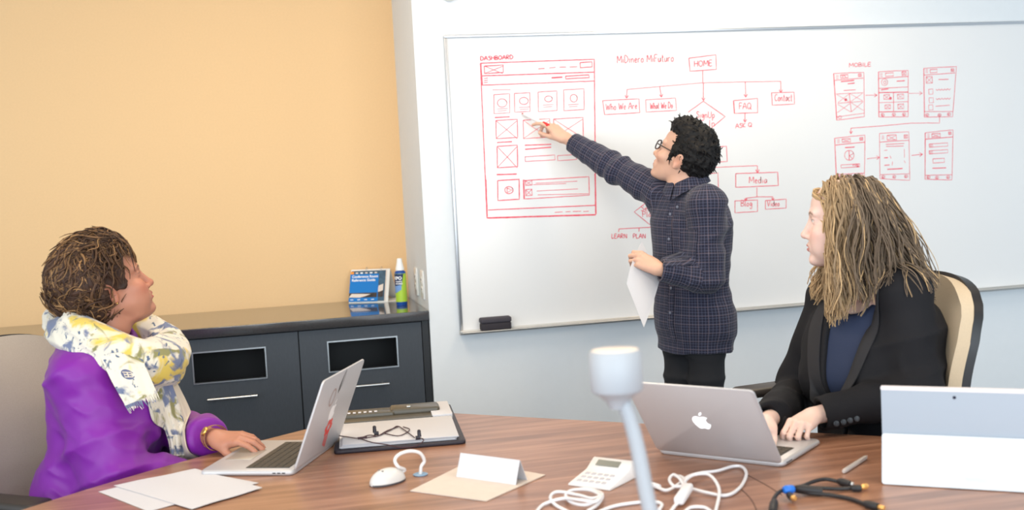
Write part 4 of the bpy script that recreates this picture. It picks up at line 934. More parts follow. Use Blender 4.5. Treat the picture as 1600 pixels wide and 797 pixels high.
root = cable('adapter_cables', 'bundle of black adapter cables with blue and gold plugs in front of the tablet', [
    h([(1206, 800, .006), (1207, 785, .010), (1216, 770, .016), (1232, 764, .018), (1252, 760, .016), (1270, 753, .014), (1290, 749, .012), (1312, 753, .008)]),
    h([(1240, 765, .014), (1258, 762, .014), (1285, 763, .008), (1310, 764, .006), (1332, 763, .006)]), h([(1236, 766, .010), (1262, 770, .008), (1300, 774, .005), (1330, 780, .005), (1352, 788, .005)])], .0042, M_bc, 'cable')
def plug(p0, p1, r, m, nm):
    b = MB(); q = np.linspace(0, 1, 5)[:, None]; b.tube(np.asarray(p0)+(np.asarray(p1)-p0)*q, (r*.7, r, r, r, r*.8), 12); b.build(nm, m, root)
plug(on(1310, 752, .009), on(1329, 757, .009), .0085, M_bc, 'plug_housing'); plug(on(1328, 756, .009), on(1334, 757, .009), .005, M_steel, 'plug_tip')
plug(on(1330, 763, .008), on(1346, 763, .008), .0075, M_bc, 'plug_housing'); plug(on(1345, 762, .008), on(1355, 759, .009), .0062, M_gold, 'gold_tip')
plug(on(1350, 787, .008), on(1372, 792, .008), .0085, M_bc, 'plug_housing'); plug(on(1372, 792, .008), on(1382, 794, .008), .005, M_gold, 'gold_tip')
plug(on(1224, 766, .020), on(1240, 764, .020), .0095, M_bl, 'blue_plug'); plug(on(1244, 763, .016), on(1285, 768, .010), .0095, M_bc, 'splitter_block')
plug(on(1232, 772, .012), on(1237, 778, .011), .007, M_bc, 'plug_housing'); plug(on(1236, 777, .011), on(1243, 779, .011), .0056, M_gold, 'gold_tip')
plug(on(1207, 800, .008), on(1210, 784, .010), .009, M_bc, 'plug_housing')

# ================================================================ office chairs
M_fab = mat('taupe chair fabric', srgb(176, 164, 150), .9, bump=.25, bscale=500, var=.05, vscale=200)
M_fabR = mat('beige chair fabric', srgb(206, 186, 158), .9, bump=.25, bscale=500, var=.05, vscale=200)
M_bp = mat('black chair plastic', srgb(26, 26, 30), .4); M_padc = mat('dark armrest pad', srgb(52, 46, 42), .45)
def chair(label, seat_c, face, seat_z, fab, back_h=.60, bw=.25, tilt=.16, arm_z=.21, adx=0):
    c = np.asarray(seat_c, float); f = unit((face[0], face[1], 0)); l = vec(-f[1], f[0], 0); R = np.array((f, l, (0, 0, 1)))
    root = empty('office_chair', (c[0], c[1], 0), label=label, cat='chair', group='upholstered office chairs at the table')
    W = lambda x, y, z: c*(1, 1, 0)+f*x+l*y+vec(0, 0, z)
    b = MB(); b.box(W(.02, 0, seat_z-.04), (.47, .48, .08), .035, 4, R=R); b.build('seat', fab, root)
    # curved back: cushion in front, shell behind
    def back(th, off, grow):
        us = np.linspace(-1, 1, 17); vs = np.linspace(0, 1, 15); G = np.zeros((17, 15, 3))
        for i, u in enumerate(us):
            for j, v in enumerate(vs):
                z = seat_z+.10+v*back_h; hw = (bw+grow)*np.interp(v, [0, .25, .7, .9, 1], [.80, .92, 1, .96, .80])
                top = -.035*abs(u)**3*(v > .5)*(v-.5)*2
                x = -.235-tilt*v*back_h*1.0+.045*sin(pi*min(1, v*1.3))*(1 if v < .77 else .6)*0+.07*u*u*(.8)+off-.05*(v-.35)**2+.03*sin(2.5*v)
                G[i, j] = W(x, u*hw, z+top+grow*.5*(v-.5))
        bb = MB(); bb.sheet(G, th); return bb
    o = back(.034, .024, 0).build('back_cushion', fab, root, sharp=60)
    o2 = back(.024, -.004, .010).build('back_shell', M_bp, root, sharp=60)
    for s in (-1, 1):
        b = MB(); b.box(W(.02-(adx if s > 0 else 0), s*.285, seat_z+arm_z), (.27, .085, .028), .013, 3, R=R); pad = b.build('armrest_pad', M_padc, root)
        b = MB(); b.tube(spline([W(-.02, s*.285, seat_z+arm_z-.012), W(-.03, s*.29, seat_z+.06), W(-.02, s*.26, seat_z-.06), W(-.02, s*.16, seat_z-.085)], 16), .016, 10); b.build('armrest_post', M_bp, root)
    b = MB(); b.tube(spline([W(-.08, 0, seat_z-.09), W(-.26, 0, seat_z-.06), W(-.31, 0, seat_z+.12), W(-.33, 0, seat_z+.30)], 16), .024, 10); b.build('back_stem', M_bp, root)
    b = MB(); b.lathe(((0, .10), (.026, .10), (.026, seat_z-.2), (.017, seat_z-.2), (.017, seat_z-.085), (.09, seat_z-.085), (.09, seat_z-.075), (0, seat_z-.075)), (c[0], c[1], 0), 20); b.build('gas_column', M_bp, root)
    for k in range(5):
        a = k*2*pi/5+.3; d = vec(cos(a), sin(a), 0); b = MB(); b.tube([c*(1, 1, 0)+d*.02+vec(0, 0, .115), c*(1, 1, 0)+d*.16+vec(0, 0, .10), c*(1, 1, 0)+d*.30+vec(0, 0, .075)], (.026, .022, .016), 8); leg = b.build('base_leg', M_bp, root)
        q = c*(1, 1, 0)+d*.30; t = np.cross(d, (0, 0, 1)); b = MB(); b.lathe(((0, -.022), (.022, -.022), (.027, -.014), (.027, .014), (.022, .022), (0, .022)), q+vec(0, 0, .0275), 16, R=frame(d, t)); b.build('caster', M_bp, leg)
    return root
# ---------------------------------------------------------------- human figure builders
class Head:
    """local frame: x to the face, y to the left ear, z up, origin between the ears"""
    def __init__(s, o, fwd, up=(0, 0, 1), scale=1., wide=1., jaw=1., nose=1., chin=1., lid=1., soft=0):
        s.o = np.asarray(o, float); s.R = frame(fwd, up); s.s = scale; s.wide = wide; s.jaw = jaw; s.nose = nose; s.chin = chin; s.lid = lid; s.soft = soft
    def W(s, p): return s.o+s.s*(np.asarray(p, float)@s.R)
    def L(s, P): return ((np.asarray(P, float)-s.o)@s.R.T)/s.s
    def add(s, S):
        W = s.W; k = s.s; w = s.wide; j = s.jaw
        T = np.array([-.116, -.110, -.098, -.078, -.055, -.03, 0, .02, .04, .07, .095, .115, .126, .131])
        xf = [.076, .087, .093, .092, .094, .096, .094, .0925, .099, .096, .083, .058, .034, .012]
        xb = [.05, .032, .008, -.018, -.048, -.072, -.084, -.089, -.092, -.09, -.08, -.06, -.04, -.018]
        wd = [.008*j, .024*j, .038*j, .049*j, .056*j, .0625, .068, .071, .073, .074, .067, .048, .031, .014]
        S.loft(s.o, s.R, T*k, np.array(xf)*k, np.array(xb)*k, np.array(wd)*k*w, e=2.25, mid=.55, k=.01)
        S.ell(W((-.025, 0, .035)), np.array((.07, .072*w, .075))*k, s.R, k=.03*k)
        c = lambda a, b, ra, rb, kk, op='u', **q: S.cone(W(a), W(b), ra*k, rb*k, kk*k, op, **q)
        e = lambda p, r, kk, op='u': S.ell(W(p), np.array(r)*k, s.R, kk*k, op)
        for y in (-1, 1):                                     # sockets, brow, cheekbones
            e((.098, y*.033, .016), (.016-.003*s.soft, .020, .012), .014+.006*s.soft, 's')
            c((.0925, y*.012, .033), (.083, y*.045, .036), .008-.0018*s.soft, .007, .012+.006*s.soft)
            e((.068, y*.043, -.018), (.024, .022, .018), .022)
            if s.soft: e((.058, y*.036, -.050), (.034, .024, .036), .03)
        n = s.nose
        c((.095, 0, .018), (.109+.006*n, 0, -.024), .0072, .0098, .012)      # nose
        e((.108+.008*n, 0, -.027), (.0115, .0115, .0100), .008)
        for y in (-1, 1):
            e((.102, y*.0125, -.032), (.0115, .0075, .0078), .006)
            e((.104, y*.0065, -.041), (.006, .0032, .004), .003, 's')
        e((.094, 0, -.062), (.012, .026, .022), .012)                          # muzzle
        for y in (-1, 1):
            c((.1035, 0, -.056), (.092, y*.021, -.0615), .0062, .0036, .006)
            c((.1015, 0, -.069), (.090, y*.019, -.0655), .0074, .0040, .006)
        e((.1135, 0, -.0622), (.012, .03, .0016), .002, 's')
        e((.1095, 0, -.0805), (.010, .022, .0055), .008, 's')
        e((.086*s.chin+.002, 0, -.099), (.0155, .02, .0145), .016)            # chin
        for y in (-1, 1):                                     # lids and ears
            e((.0815, y*.0325, .0165), (.0142, .0150, .0138), .004)
            e((.0965, y*.0335, .0146), (.014, .0125, .0038*s.lid), .002, 's')
            c((-.004, y*.067*w, -.018), (-.012, y*.071*w, .004), .012, .012, .008)
            er = frame((-.22, y*.34, 1), (1, 0, 0)) @ s.R
            E0 = (-.014, y*(.0735*w+.003), -.002)
            S.ell(W(E0), np.array((.0335, .0075, .0205))*k, er, .006*k)
            S.ell(W((-.008, y*(.0800*w+.005), .001)), np.array((.021, .0065, .0120))*k, er, .003*k, 's')
            e((-.003, y*.0735*w, -.030), (.0085, .0055, .0095), .005)
    def neck(s, S, base, r0=.054, r1=.06):
        k = s.s
        S.cone(s.W((-.032, 0, -.035)), s.W((-.040, 0, -.10)), r0*k*1.02, r0*k, .02*k)
        S.cone(s.W((-.040, 0, -.10)), base, r0*k, r1*k, .02*k)
    def colour(s, V, skin, lip, brow, blush=.5):
        """skin tone with the lips, brows and cheeks that the face itself has"""
        P = s.L(V); C = np.tile(np.array(skin[:3]), (len(V), 1)); n = vnoise(V*60, 3)[:, None]
        C = C*(1+.035*n)
        def mix(m, c): nonlocal C; C = C+(np.array(c[:3])-C)*np.clip(m, 0, 1)[:, None]
        g = lambda c, r: np.exp(-(((P-np.array(c))/np.array(r))**2).sum(1))
        A = np.abs(P[:, 1]); Q = P.copy(); Q[:, 1] = A
        def ga(c, r): return np.exp(-(((Q-np.array(c))/np.array(r))**2).sum(1))
        red = np.array(skin[:3])*np.array((.98, .66, .60))
        mix(ga((.078, .045, -.025), (.03, .022, .02))*blush, red); mix(ga((.115, 0, -.028), (.014, .014, .012))*blush*.7, red)
        mix(ga((-.015, .08, 0), (.03, .012, .04))*.55, red)
        lm = ((P[:, 0] > .086) & (A < .0245)); up = np.interp(A, [0, .006, .024], [-.0515, -.0515, -.0605]); dn = np.interp(A, [0, .012, .024], [-.0765, -.0745, -.0645])
        mix(lm*np.clip(np.minimum(up-P[:, 2], P[:, 2]-dn)/.0022, 0, 1)*.9, lip)
        bz = np.interp(A, [.010, .03, .048], [.0325, .0395, .0345]); bm = (P[:, 0] > .06)*(A > .010)*(A < .050)*np.clip(1-np.abs(P[:, 2]-bz)/np.interp(A, [.01, .05], [.0055, .003]), 0, 1)
        mix(np.clip(bm*1.8, 0, .9), brow)
        lash = (P[:, 0] > .07)*ga((.094, .0335, .0183), (.02, .0135, .0022)); mix(lash*.95, tuple(c*.35 for c in brow[:3]))
        return C
    def eyes(s, parent, iris_col):
        wm = mat('eye white', srgb(235, 228, 222), .2); im = mat('iris', iris_col, .15); pm = mat('pupil', (0.01, .01, .01, 1), .1)
        for y in (-1, 1):
            b = MB(); b.sphere(s.W((.0815, y*.0325, .0165)), .0124*s.s, 20, 14)
            o = b.build('eyeball', wm, parent)
            b = MB(); d = unit(np.array((1, 0, 0))@s.R); c = s.W((.0815, y*.0325, .0165))
            for rr, m, q in ((.0060, 0, .0112), (.0028, 1, .0118)):
                Rr = frame(d); a = np.linspace(0, 2*pi, 20, endpoint=False)
                ring = [c+s.s*(q*.99*d+rr*f*(np.cos(a)[:, None]*Rr[1]+np.sin(a)[:, None]*Rr[2]))-s.s*d*(0 if f == 1 else -.0008) for f in (1, .6)]
                b.ring(ring, m)
            b.build('iris', [im, pm], o)

def hand(S, wrist, fwd, up, side, L=.175, curl=(.35, .4, .45, .5), spread=.06, thumb=(.5, .3), point=None, dors=0., thumb_roll=.5):
    """five-fingered hand: fwd = wrist to knuckles, up = back of the hand, side=+1 thumb towards y=up x fwd; curl per finger (radians at each joint)"""
    R = frame(fwd, up); k = L/.18; o = np.asarray(wrist, float)
    W = lambda p: o+k*(np.array((p[0], p[1]*side, p[2]))@R)
    kn = [(.088, .027, .002), (.092, .009, .004), (.087, -.009, .003), (.078, -.025, -.001)]
    ln = [(.040, .025, .020), (.045, .029, .021), (.041, .027, .021), (.032, .020, .019)]
    rd = [.0088, .0090, .0085, .0075]
    S.ell(W((.012, 0, 0)), np.array((.03, .026, .019))*k, R, .012)
    for i in range(4):
        S.cone(W((.012, kn[i][1]*.55, -.001)), W((kn[i][0]-.004, kn[i][1], kn[i][2]-.004)), .0125*k, .0108*k, .010)
    S.ell(W((.048, .004, -.009)), np.array((.036, .033, .010))*k, R, .012)
    S.cone(W((.012, .022, -.008)), W((.045, .030, -.010)), .014*k, .012*k, .010)
    tips = []
    for i in range(4):
        p = np.array(kn[i]); a = 0; b = (1.5-i)*spread; cu = curl[i]
        cu = cu if hasattr(cu, '__len__') else (cu, cu*1.15, cu*.8)
        r = rd[i]
        for q in range(3):
            a += cu[q]; d = np.array((cos(a)*cos(b), sin(b), -sin(a)))
            p2 = p+d*ln[i][q]; S.cone(W(p), W(p2), r*k, r*.92*k, .004 if q == 0 else .003); p = p2; r *= .92
        tips.append(W(p))
    p = np.array((.022, .026, -.008)); a, f = thumb; tr = thumb_roll
    for q, (l, r0, r1) in enumerate(((.040, .0125, .0105), (.030, .0103, .0095), (.024, .0095, .0082))):
        ang = a-q*f; d = np.array((cos(ang), sin(ang)*cos(tr), -sin(ang)*sin(tr)-.25)); d /= np.linalg.norm(d)
        p2 = p+d*l; S.cone(W(p), W(p2), r0*k, r1*k, .008 if q == 0 else .003); p = p2
    tips.append(W(p)); return tips
# ================================================================ people
M_skin = attr_mat('skin', rough=.48, sss=.12, spec=.35)
HR = attr_mat('hair', rough=.58, spec=.25)
def tframe(a, b, fwd):
    z = unit(b-a); y = unit(np.cross(z, fwd)); return np.array([np.cross(y, z), y, z])
MAN_T = ([-.12, -.06, 0, .10, .18, .28, .36, .42, .46, .50], [.05, .080, .088, .088, .090, .098, .096, .078, .056, .035], [-.05, -.098, -.100, -.086, -.084, -.094, -.098, -.090, -.078, -.06], [.06, .132, .138, .130, .130, .140, .146, .126, .085, .05])
WOM_T = ([-.12, -.06, 0, .10, .18, .27, .35, .41, .45, .50], [.06, .12, .125, .115, .112, .145, .118, .085, .060, .035], [-.06, -.12, -.125, -.10, -.095, -.10, -.105, -.098, -.085, -.065], [.07, .175, .18, .15, .145, .155, .158, .145, .100, .055])
def torso(S, J, prof, g=0, lo=0, k=.02, e=2.3):
    L = np.linalg.norm(J['neck']-J['pelvis']); q = L/.5; R = tframe(J['pelvis'], J['neck'], J['f'])
    T, F_, B_, W_ = [np.array(x)*q for x in prof]
    if lo:                                            # clothing that hangs straight down to a hem
        m = T > lo*q+.01; T = np.r_[lo*q, T[m]]; i = 1; F_ = np.r_[F_[m][0], F_[m]]; B_ = np.r_[B_[m][0], B_[m]]; W_ = np.r_[W_[m][0], W_[m]]
    S.loft(J['pelvis'], R, T, F_+g, B_-g, W_+g, e=e, k=k)
    return R, q
def limbs(S, J, s=1., g=0, arms='LR', legs='LR', ra=(.050, .043, .038, .024), rl=(.085, .058, .054, .036), k=.03):
    for a in arms:
        S.cone(lerp(J['neck'], J['sh'+a], .45)+vec(0, 0, -.035), J['sh'+a], (.055+g)*s, (ra[0]+g)*s, k)
        S.cone(J['sh'+a], J['el'+a], (ra[0]+g)*s, (ra[1]+g)*s, k); S.cone(J['el'+a], J['wr'+a], (ra[2]+g)*s, (ra[3]+g)*s, .012)
    for a in legs:
        S.cone(J['hp'+a], J['kn'+a], (rl[0]+g)*s, (rl[1]+g)*s, k); S.cone(J['kn'+a], J['an'+a], (rl[2]+g)*s, (rl[3]+g)*s, .02)
def foot(S, an, f, s=1., g=0):
    S.cone(an+vec(0, 0, -.03), an+f*.13+vec(0, 0, -.045-.0), (.034+g)*s, (.030+g)*s, .02, sq=((0, 0, 1), .8)); S.ell(an-f*.025+vec(0, 0, -.04), .033*s+g)
def folds(S, fn, lo, hi): S.fn(fn, lo, hi, .0, 'd')
def sleeve_folds(a, b, amp, freq, seed, lo=.0, hi=1.):
    a = np.asarray(a); ab = np.asarray(b)-a; L = np.linalg.norm(ab); n = ab/L
    def f(P):
        q = P-a; t = (q@n)/L; r = q-(q@n)[:, None]*n; rr = np.sqrt((r*r).sum(1))
        w = np.clip((t-lo)/.15, 0, 1)*np.clip((hi-t)/.15, 0, 1)*np.clip((.14-rr)/.04, 0, 1)
        Q = np.c_[q@n*freq, r[:, 0]*freq*.35+3*t, (r[:, 1]+r[:, 2])*freq*.35]
        return -amp*w*ridge(Q, seed)
    m = .32; return f, np.minimum(a, b)-m, np.maximum(a, b)+m
def strands_mesh(name, paths, radii, cols, parent, k=5):
    """many hair locks in one mesh; paths (n,m,3), radii (n,m), cols (n,3)"""
    n, m = paths.shape[:2]; T = np.gradient(paths, axis=1); T /= np.linalg.norm(T, axis=2)[:, :, None]+1e-9
    ref = np.tile(np.array([.31, .52, .8]), (n, m, 1)); u = np.cross(T, ref); u /= np.linalg.norm(u, axis=2)[:, :, None]+1e-9; v = np.cross(T, u)
    a = np.linspace(0, 2*pi, k, endpoint=False)
    V = paths[:, :, None]+radii[:, :, None, None]*(np.cos(a)[None, None, :, None]*u[:, :, None]+np.sin(a)[None, None, :, None]*v[:, :, None])
    base = (np.arange(n)*m*k)[:, None, None]+(np.arange(m-1)*k)[None, :, None]; j = np.arange(k)[None, None, :]; j2 = (np.arange(k)+1) % k
    Fq = np.stack([base+j, base+j2[None, None, :], base+k+j2[None, None, :], base+k+j], -1).reshape(-1, 4)
    V = V.reshape(-1, 3); org = vec((V[:, 0].min()+V[:, 0].max())/2, (V[:, 1].min()+V[:, 1].max())/2, V[:, 2].min())
    me = raw_mesh(name, V-org, Fq, [HR], True); c = np.repeat(cols, m*k, axis=0)
    at = me.color_attributes.new('col', 'FLOAT_COLOR', 'POINT'); at.data.foreach_set('color', np.c_[c, np.ones(len(c))].astype(np.float32).ravel())
    o = link(me, name); o.location = org; adopt(o, parent); return o
def fin(o, name_label): return tag(o, name_label, 'person')

def check_cloth(name, base, line, line2, pitch=.0105):
    """woven check; uses the cloth coordinates in metres"""
    m = mat(name, base, .85, spec=.15, sheen=.15); nt = m.node_tree; N = nt.nodes.new; L = nt.links.new; b = nt.nodes['Principled BSDF']
    uv = N('ShaderNodeUVMap'); uv.uv_map = 'UVMap'; sx = N('ShaderNodeSeparateXYZ'); L(uv.outputs[0], sx.inputs[0]); prev = None
    def math(op, a, v):
        n = N('ShaderNodeMath'); n.operation = op; (L(a, n.inputs[0]) if hasattr(a, 'links') else None)
        if hasattr(v, 'links'): L(v, n.inputs[1])
        else: n.inputs[1].default_value = v
        return n.outputs[0]
    def stripes(o, p, w, off=0):
        f = math('FRACT', math('ADD', math('MULTIPLY', o, 1/p), off), 0); return math('LESS_THAN', f, w)
    col = base
    def blend(fac, c, amt):
        nonlocal prev
        mx = N('ShaderNodeMix'); mx.data_type = 'RGBA'; L(math('MULTIPLY', fac, amt), mx.inputs[0])
        if prev is None: mx.inputs[6].default_value = base
        else: L(prev, mx.inputs[6])
        mx.inputs[7].default_value = c; prev = mx.outputs[2]
    for o in (sx.outputs[0], sx.outputs[1]): blend(stripes(o, pitch, .30), srgb(34, 36, 50), .5)
    for o in (sx.outputs[0], sx.outputs[1]): blend(stripes(o, pitch, .15), line, .36)
    for o in (sx.outputs[0], sx.outputs[1]): blend(stripes(o, pitch*3, .05, .4), line2, .35)
    L(prev, b.inputs['Base Color']); return m
# ---------------------------------------------------------------- man at the board
def build_man():
    f = unit((-.90, -.43, 0)); lt = vec(-f[1], f[0], 0)
    J = dict(f=f); J['neck'] = aty(1078, 289, 3.98); J['pelvis'] = aty(1083, 506, 4.0)
    J['shL'] = aty(1104, 318, 3.84); J['elL'] = aty(1107, 434, 3.82); J['wrL'] = aty(1029, 421, 3.83)
    J['shR'] = aty(1034, 303, 4.11); J['elR'] = aty(960, 262, 4.27); J['wrR'] = aty(886, 217, 4.46)
    pz = J['pelvis']
    for a, s in (('L', 1), ('R', -1)):
        J['hp'+a] = pz+lt*s*.060+vec(0, 0, -.05); J['kn'+a] = vec(*(J['hp'+a][:2]+lt[:2]*s*.01), .44)+f*.02; J['an'+a] = vec(*(J['hp'+a][:2]+lt[:2]*s*.02), .085)
    d = unit(vec(-.734, .678, 0)); up = radians(27); fw = d*cos(up)+vec(0, 0, sin(up)); hl = vec(-d[1], d[0], 0)
    ear = aty(1057, 249, 3.93); H = Head(ear-hl*.066, fw, up=unit(vec(0, 0, 1)-d*.3), scale=.92, jaw=1.02, nose=.9)
    S = SDF(); torso(S, J, MAN_T, -.018); limbs(S, J, .95, rl=(.066, .050, .050, .036)); H.add(S); H.neck(S, J['neck']+vec(0, 0, .0)+f*.01, .056, .064)
    for a in 'LR': foot(S, J['an'+a], f)
    # right hand holds the marker to the board, left hand pinches the sheet
    tip = aty(815.5, 177, YB-.004); hw = J['wrR']; kn = aty(861, 195, 4.50)
    fr = unit(kn-hw); tips = hand(S, hw, fr, (.10, -.50, .86), 1, .168, curl=((.30, .40, .25), (.80, .95, .6), (1.05, 1.2, .8), (1.15, 1.2, .8)), spread=.03, thumb=(.30, .10), thumb_roll=.8)
    hwl = J['wrL']; fl = unit(aty(1007, 409, 3.85)-hwl); hand(S, hwl, fl, (-.15, -.80, .58), -1, .165, curl=((.75, 1.0, .6), (.85, 1.1, .7), (.95, 1.1, .7), (1.05, 1.1, .7)), spread=.03, thumb=(.35, .25), thumb_roll=.9)
    skin = srgb(222, 177, 153)
    body = sdf_obj('person', S, .0032, M_skin, col=lambda V: H.colour(V, skin, srgb(190, 110, 100), srgb(40, 30, 26), .4))
    fin(body, 'person in navy checked shirt and glasses standing and pointing at the whiteboard'); H.eyes(body, srgb(50, 32, 24))
    # shirt
    S = SDF(); R, q = torso(S, J, MAN_T, .014, lo=-.090, e=2.3)
    S.ell(J['pelvis']+vec(0, 0, .02)+f*-.01, (.108, .142, .12), R, .05)
    g = .016; cuffR = lerp(J['elR'], J['wrR'], .87); cuffL = lerp(J['elL'], J['wrL'], .95)
    for a, c in (('L', cuffL), ('R', cuffR)):
        S.cone(lerp(J['neck'], J['sh'+a], .40)+vec(0, 0, -.045), J['sh'+a], .062, .062, .04)
        S.cone(J['sh'+a], J['el'+a], .062, .054, .03); S.cone(J['el'+a], c, .053, .039, .02, flat=True)
        n = unit(c-J['el'+a]); S.cone(c-n*.058, c+n*.001, .0415, .0405, .002, flat=True)
        S.cone(c-n*.012, c+n*.03, .0335, .0335, .002, 's')
    nd = unit(J['neck']-J['pelvis']); S.cone(J['neck']+vec(0, 0, .005)+f*.01, J['neck']+vec(0, 0, .2)+f*.05, .058, .058, .006, 's')
    lo, hi = J['pelvis']-1.2, J['neck']+1.2
    folds(S, lambda P: -.0055*ridge(np.c_[P[:, 0]*5+P[:, 2]*4, P[:, 1]*5, P[:, 2]*11-P[:, 0]*6], 11)*np.clip((J['neck'][2]-.12-P[:, 2])/.2, .15, 1)-.0025*vnoise(P*22, 4), lo, hi)
    for a, s1, s2 in (('L', 21, 22), ('R', 23, 24)):
        folds(S, *sleeve_folds(J['sh'+a], J['el'+a], .0065, 16, s1, -.2, 1.2)); folds(S, *sleeve_folds(J['el'+a], J['wr'+a], .0060, 18, s2, -.25, .80))
    bones = [(J['pelvis'], J['neck'], .13, f)]+[(J['sh'+a], J['el'+a], .058, vec(0, 0, 1)) for a in 'LR']+[(J['el'+a], J['wr'+a], .046, vec(0, 0, 1)) for a in 'LR']
    M_sh = check_cloth('navy check cotton', srgb(44, 45, 61), srgb(118, 122, 150), srgb(150, 128, 130))
    sh = sdf_obj('shirt', S, .0045, M_sh, body, uv=bones_uv(bones))
    # collar, placket, pocket, buttons
    Rt = tframe(J['pelvis'], J['neck'], f); C = J['neck']+vec(0, 0, .008)+f*.012; b = MB(); n = 41; G = np.zeros((n, 6, 3))
    for i, t in enumerate(np.linspace(-pi*.985, pi*.985, n)):
        a = t; dirv = f*-cos(a)+lt*sin(a); fr_ = abs(t)/pi                # fr_=1 at the throat
        for j, s in enumerate(np.linspace(0, 1, 6)):
            if s < .4: r, z = .062+.001*s, -.008+.046*(s/.4)
            else: u = (s-.4)/.6; r, z = .063+.016*u+.006*u*fr_, .038-.040*u-.022*u*fr_**6
            drop = -.040*fr_**2*1.0
            G[i, j] = C+dirv*r*(1+.10*fr_)+vec(0, 0, z+drop+.012*(1-fr_))
    b.sheet(G, .003); co = b.build('collar', M_sh, sh, sharp=70); ul = co.data.uv_layers.new(name='UVMap')
    co_v = np.array([v.co[:] for v in co.data.vertices]); li = np.zeros(len(co.data.loops), np.int32); co.data.loops.foreach_get('vertex_index', li)
    q3 = co_v[li]; ul.data.foreach_set('uv', np.stack([np.arctan2(q3[:, 1], q3[:, 0])*.075, q3[:, 2]*1.0], 1).astype(np.float32).ravel())
    Sd = S
    def on_shirt(u, z, lift=.001):
        """point on the shirt front: u metres to the wearer's left of the placket, z height"""
        U, Z = np.broadcast_arrays(np.asarray(u, float), np.asarray(z, float)); sh_ = U.shape; U = U.ravel(); Z = Z.ravel()
        p = J['pelvis']+(J['neck']-J['pelvis'])*((Z-J['pelvis'][2])/(J['neck'][2]-J['pelvis'][2]))[:, None]+lt*U[:, None]+f*.25
        for _ in range(24): p = p-f*np.clip((Sd.ev(p)-lift)*.8, -.02, .03)[:, None]
        return p.reshape(sh_+(3,))
    zn = J['neck'][2]; b = MB(); G = on_shirt(np.array((-.014, 0, .014))[None], np.linspace(zn-.055, zn-.57, 34)[:, None], .0022); b.sheet(G, .0018)
    pk = b.build('placket', M_sh, sh, sharp=70); ul = pk.data.uv_layers.new(name='UVMap'); li = np.zeros(len(pk.data.loops), np.int32); pk.data.loops.foreach_get('vertex_index', li); pv = np.array([v.co[:] for v in pk.data.vertices])[li]
    ul.data.foreach_set('uv', np.stack([pv@lt, pv[:, 2]], 1).astype(np.float32).ravel())
    M_but = mat('shirt button', srgb(120, 124, 140), .3)
    bt = [(0, zn-.10), (0, zn-.19), (0, zn-.28), (0, zn-.37), (0, zn-.46), (.030, zn-.075)]
    for u, z in bt:
        p = on_shirt(u, z, .005); b = MB(); b.lathe(((0, -.001), (.005, -.001), (.0055, .0006), (.004, .0014), (0, .001)), p, 14, R=frame(lt, f)); b.build('button', M_but, sh)
    b = MB(); G = on_shirt(np.linspace(.055, .150, 10)[None], np.linspace(zn-.155, zn-.275, 10)[:, None], .002); b.sheet(G, .0018); pc = b.build('chest_pocket', M_sh, sh, sharp=70)
    ul = pc.data.uv_layers.new(name='UVMap'); li = np.zeros(len(pc.data.loops), np.int32); pc.data.loops.foreach_get('vertex_index', li); pv = np.array([v.co[:] for v in pc.data.vertices])[li]
    ul.data.foreach_set('uv', np.stack([pv@lt+.004, pv[:, 2]+.004], 1).astype(np.float32).ravel())
    # trousers, shoes
    S = SDF(); T2_ = tuple(np.array(x)[:4] for x in MAN_T); S.loft(J['pelvis'], Rt, np.array([-.10, -.06, 0, .08]), np.array([.075, .082, .084, .08]), np.array([-.088, -.096, -.098, -.085]), np.array([.11, .13, .132, .12]), k=.02)
    for a in 'LR':
        S.cone(J['hp'+a], J['kn'+a], .071, .056, .03); S.cone(J['kn'+a], J['an'+a]+vec(0, 0, -.01), .064, .050, .02, flat=True)
        folds(S, *sleeve_folds(J['hp'+a]+vec(0, 0, .1), J['kn'+a], .004, 14, 31)); folds(S, *sleeve_folds(J['kn'+a], J['an'+a], .004, 14, 32))
    sdf_obj('trousers', S, .006, mat('black denim', srgb(26, 27, 32), .85, bump=.3, bscale=600), body)
    for a in 'LR':
        S = SDF(); foot(S, J['an'+a]+vec(0, 0, .006), f, 1.0, .010); S.fn(lambda P: .004-P[:, 2], J['an'+a]-.4, J['an'+a]+.4, 0, 'i'); S.cone(J['an'+a]+vec(0, 0, .03), J['an'+a]+vec(0, 0, .1), .05, .05, .004, 's')
        sdf_obj('shoe', S, .004, mat('black shoe leather', srgb(24, 22, 22), .4) if a == 'L' else bpy.data.materials['black shoe leather'], body)
    # hair: cap with volume plus short swept tufts
    W = H.W; k = H.s; S = SDF()
    S.ell(W((-.022, 0, .062)), np.array((.098, .083, .094))*k, H.R, .0); S.ell(W((-.050, 0, .020)), np.array((.076, .079, .081))*k, H.R, .03); S.ell(W((.035, 0, .118)), np.array((.058, .070, .042))*k, H.R, .03)
    for y in (-1, 1): S.cone(W((.022, y*.067, .03)), W((.024, y*.068, -.008)), .013*k, .008*k, .01)
    S.ell(W((.125, 0, -.022)), np.array((.080, .13, .112))*k, H.R, .012, 's')
    for y in (-1, 1): S.ell(W((.004, y*.095, -.018)), np.array((.036, .040, .040))*k, H.R, .006, 's'); S.ell(W((.02, y*.10, -.07)), np.array((.06, .06, .06))*k, H.R, .006, 's')
    S.fn(lambda P: H.L(P)[:, 2]*0-.058-H.L(P)[:, 2]-.0*P[:, 0], W((0, 0, 0))-.3, W((0, 0, 0))+.3, 0, 'i')
    folds(S, lambda P: -.0055*ridge(np.c_[P@H.R[0]*26, P@H.R[1]*60, P@H.R[2]*40], 5)-.003*vnoise(P*110, 6), W((0, 0, 0))-.3, W((0, 0, 0))+.3)
    blk = np.array(srgb(20, 18, 18)[:3])
    hair = sdf_obj('hair', S, .0028, HR, body, col=lambda V: blk[None]*(1+.5*vnoise(V*90, 8))[:, None], sm=1)
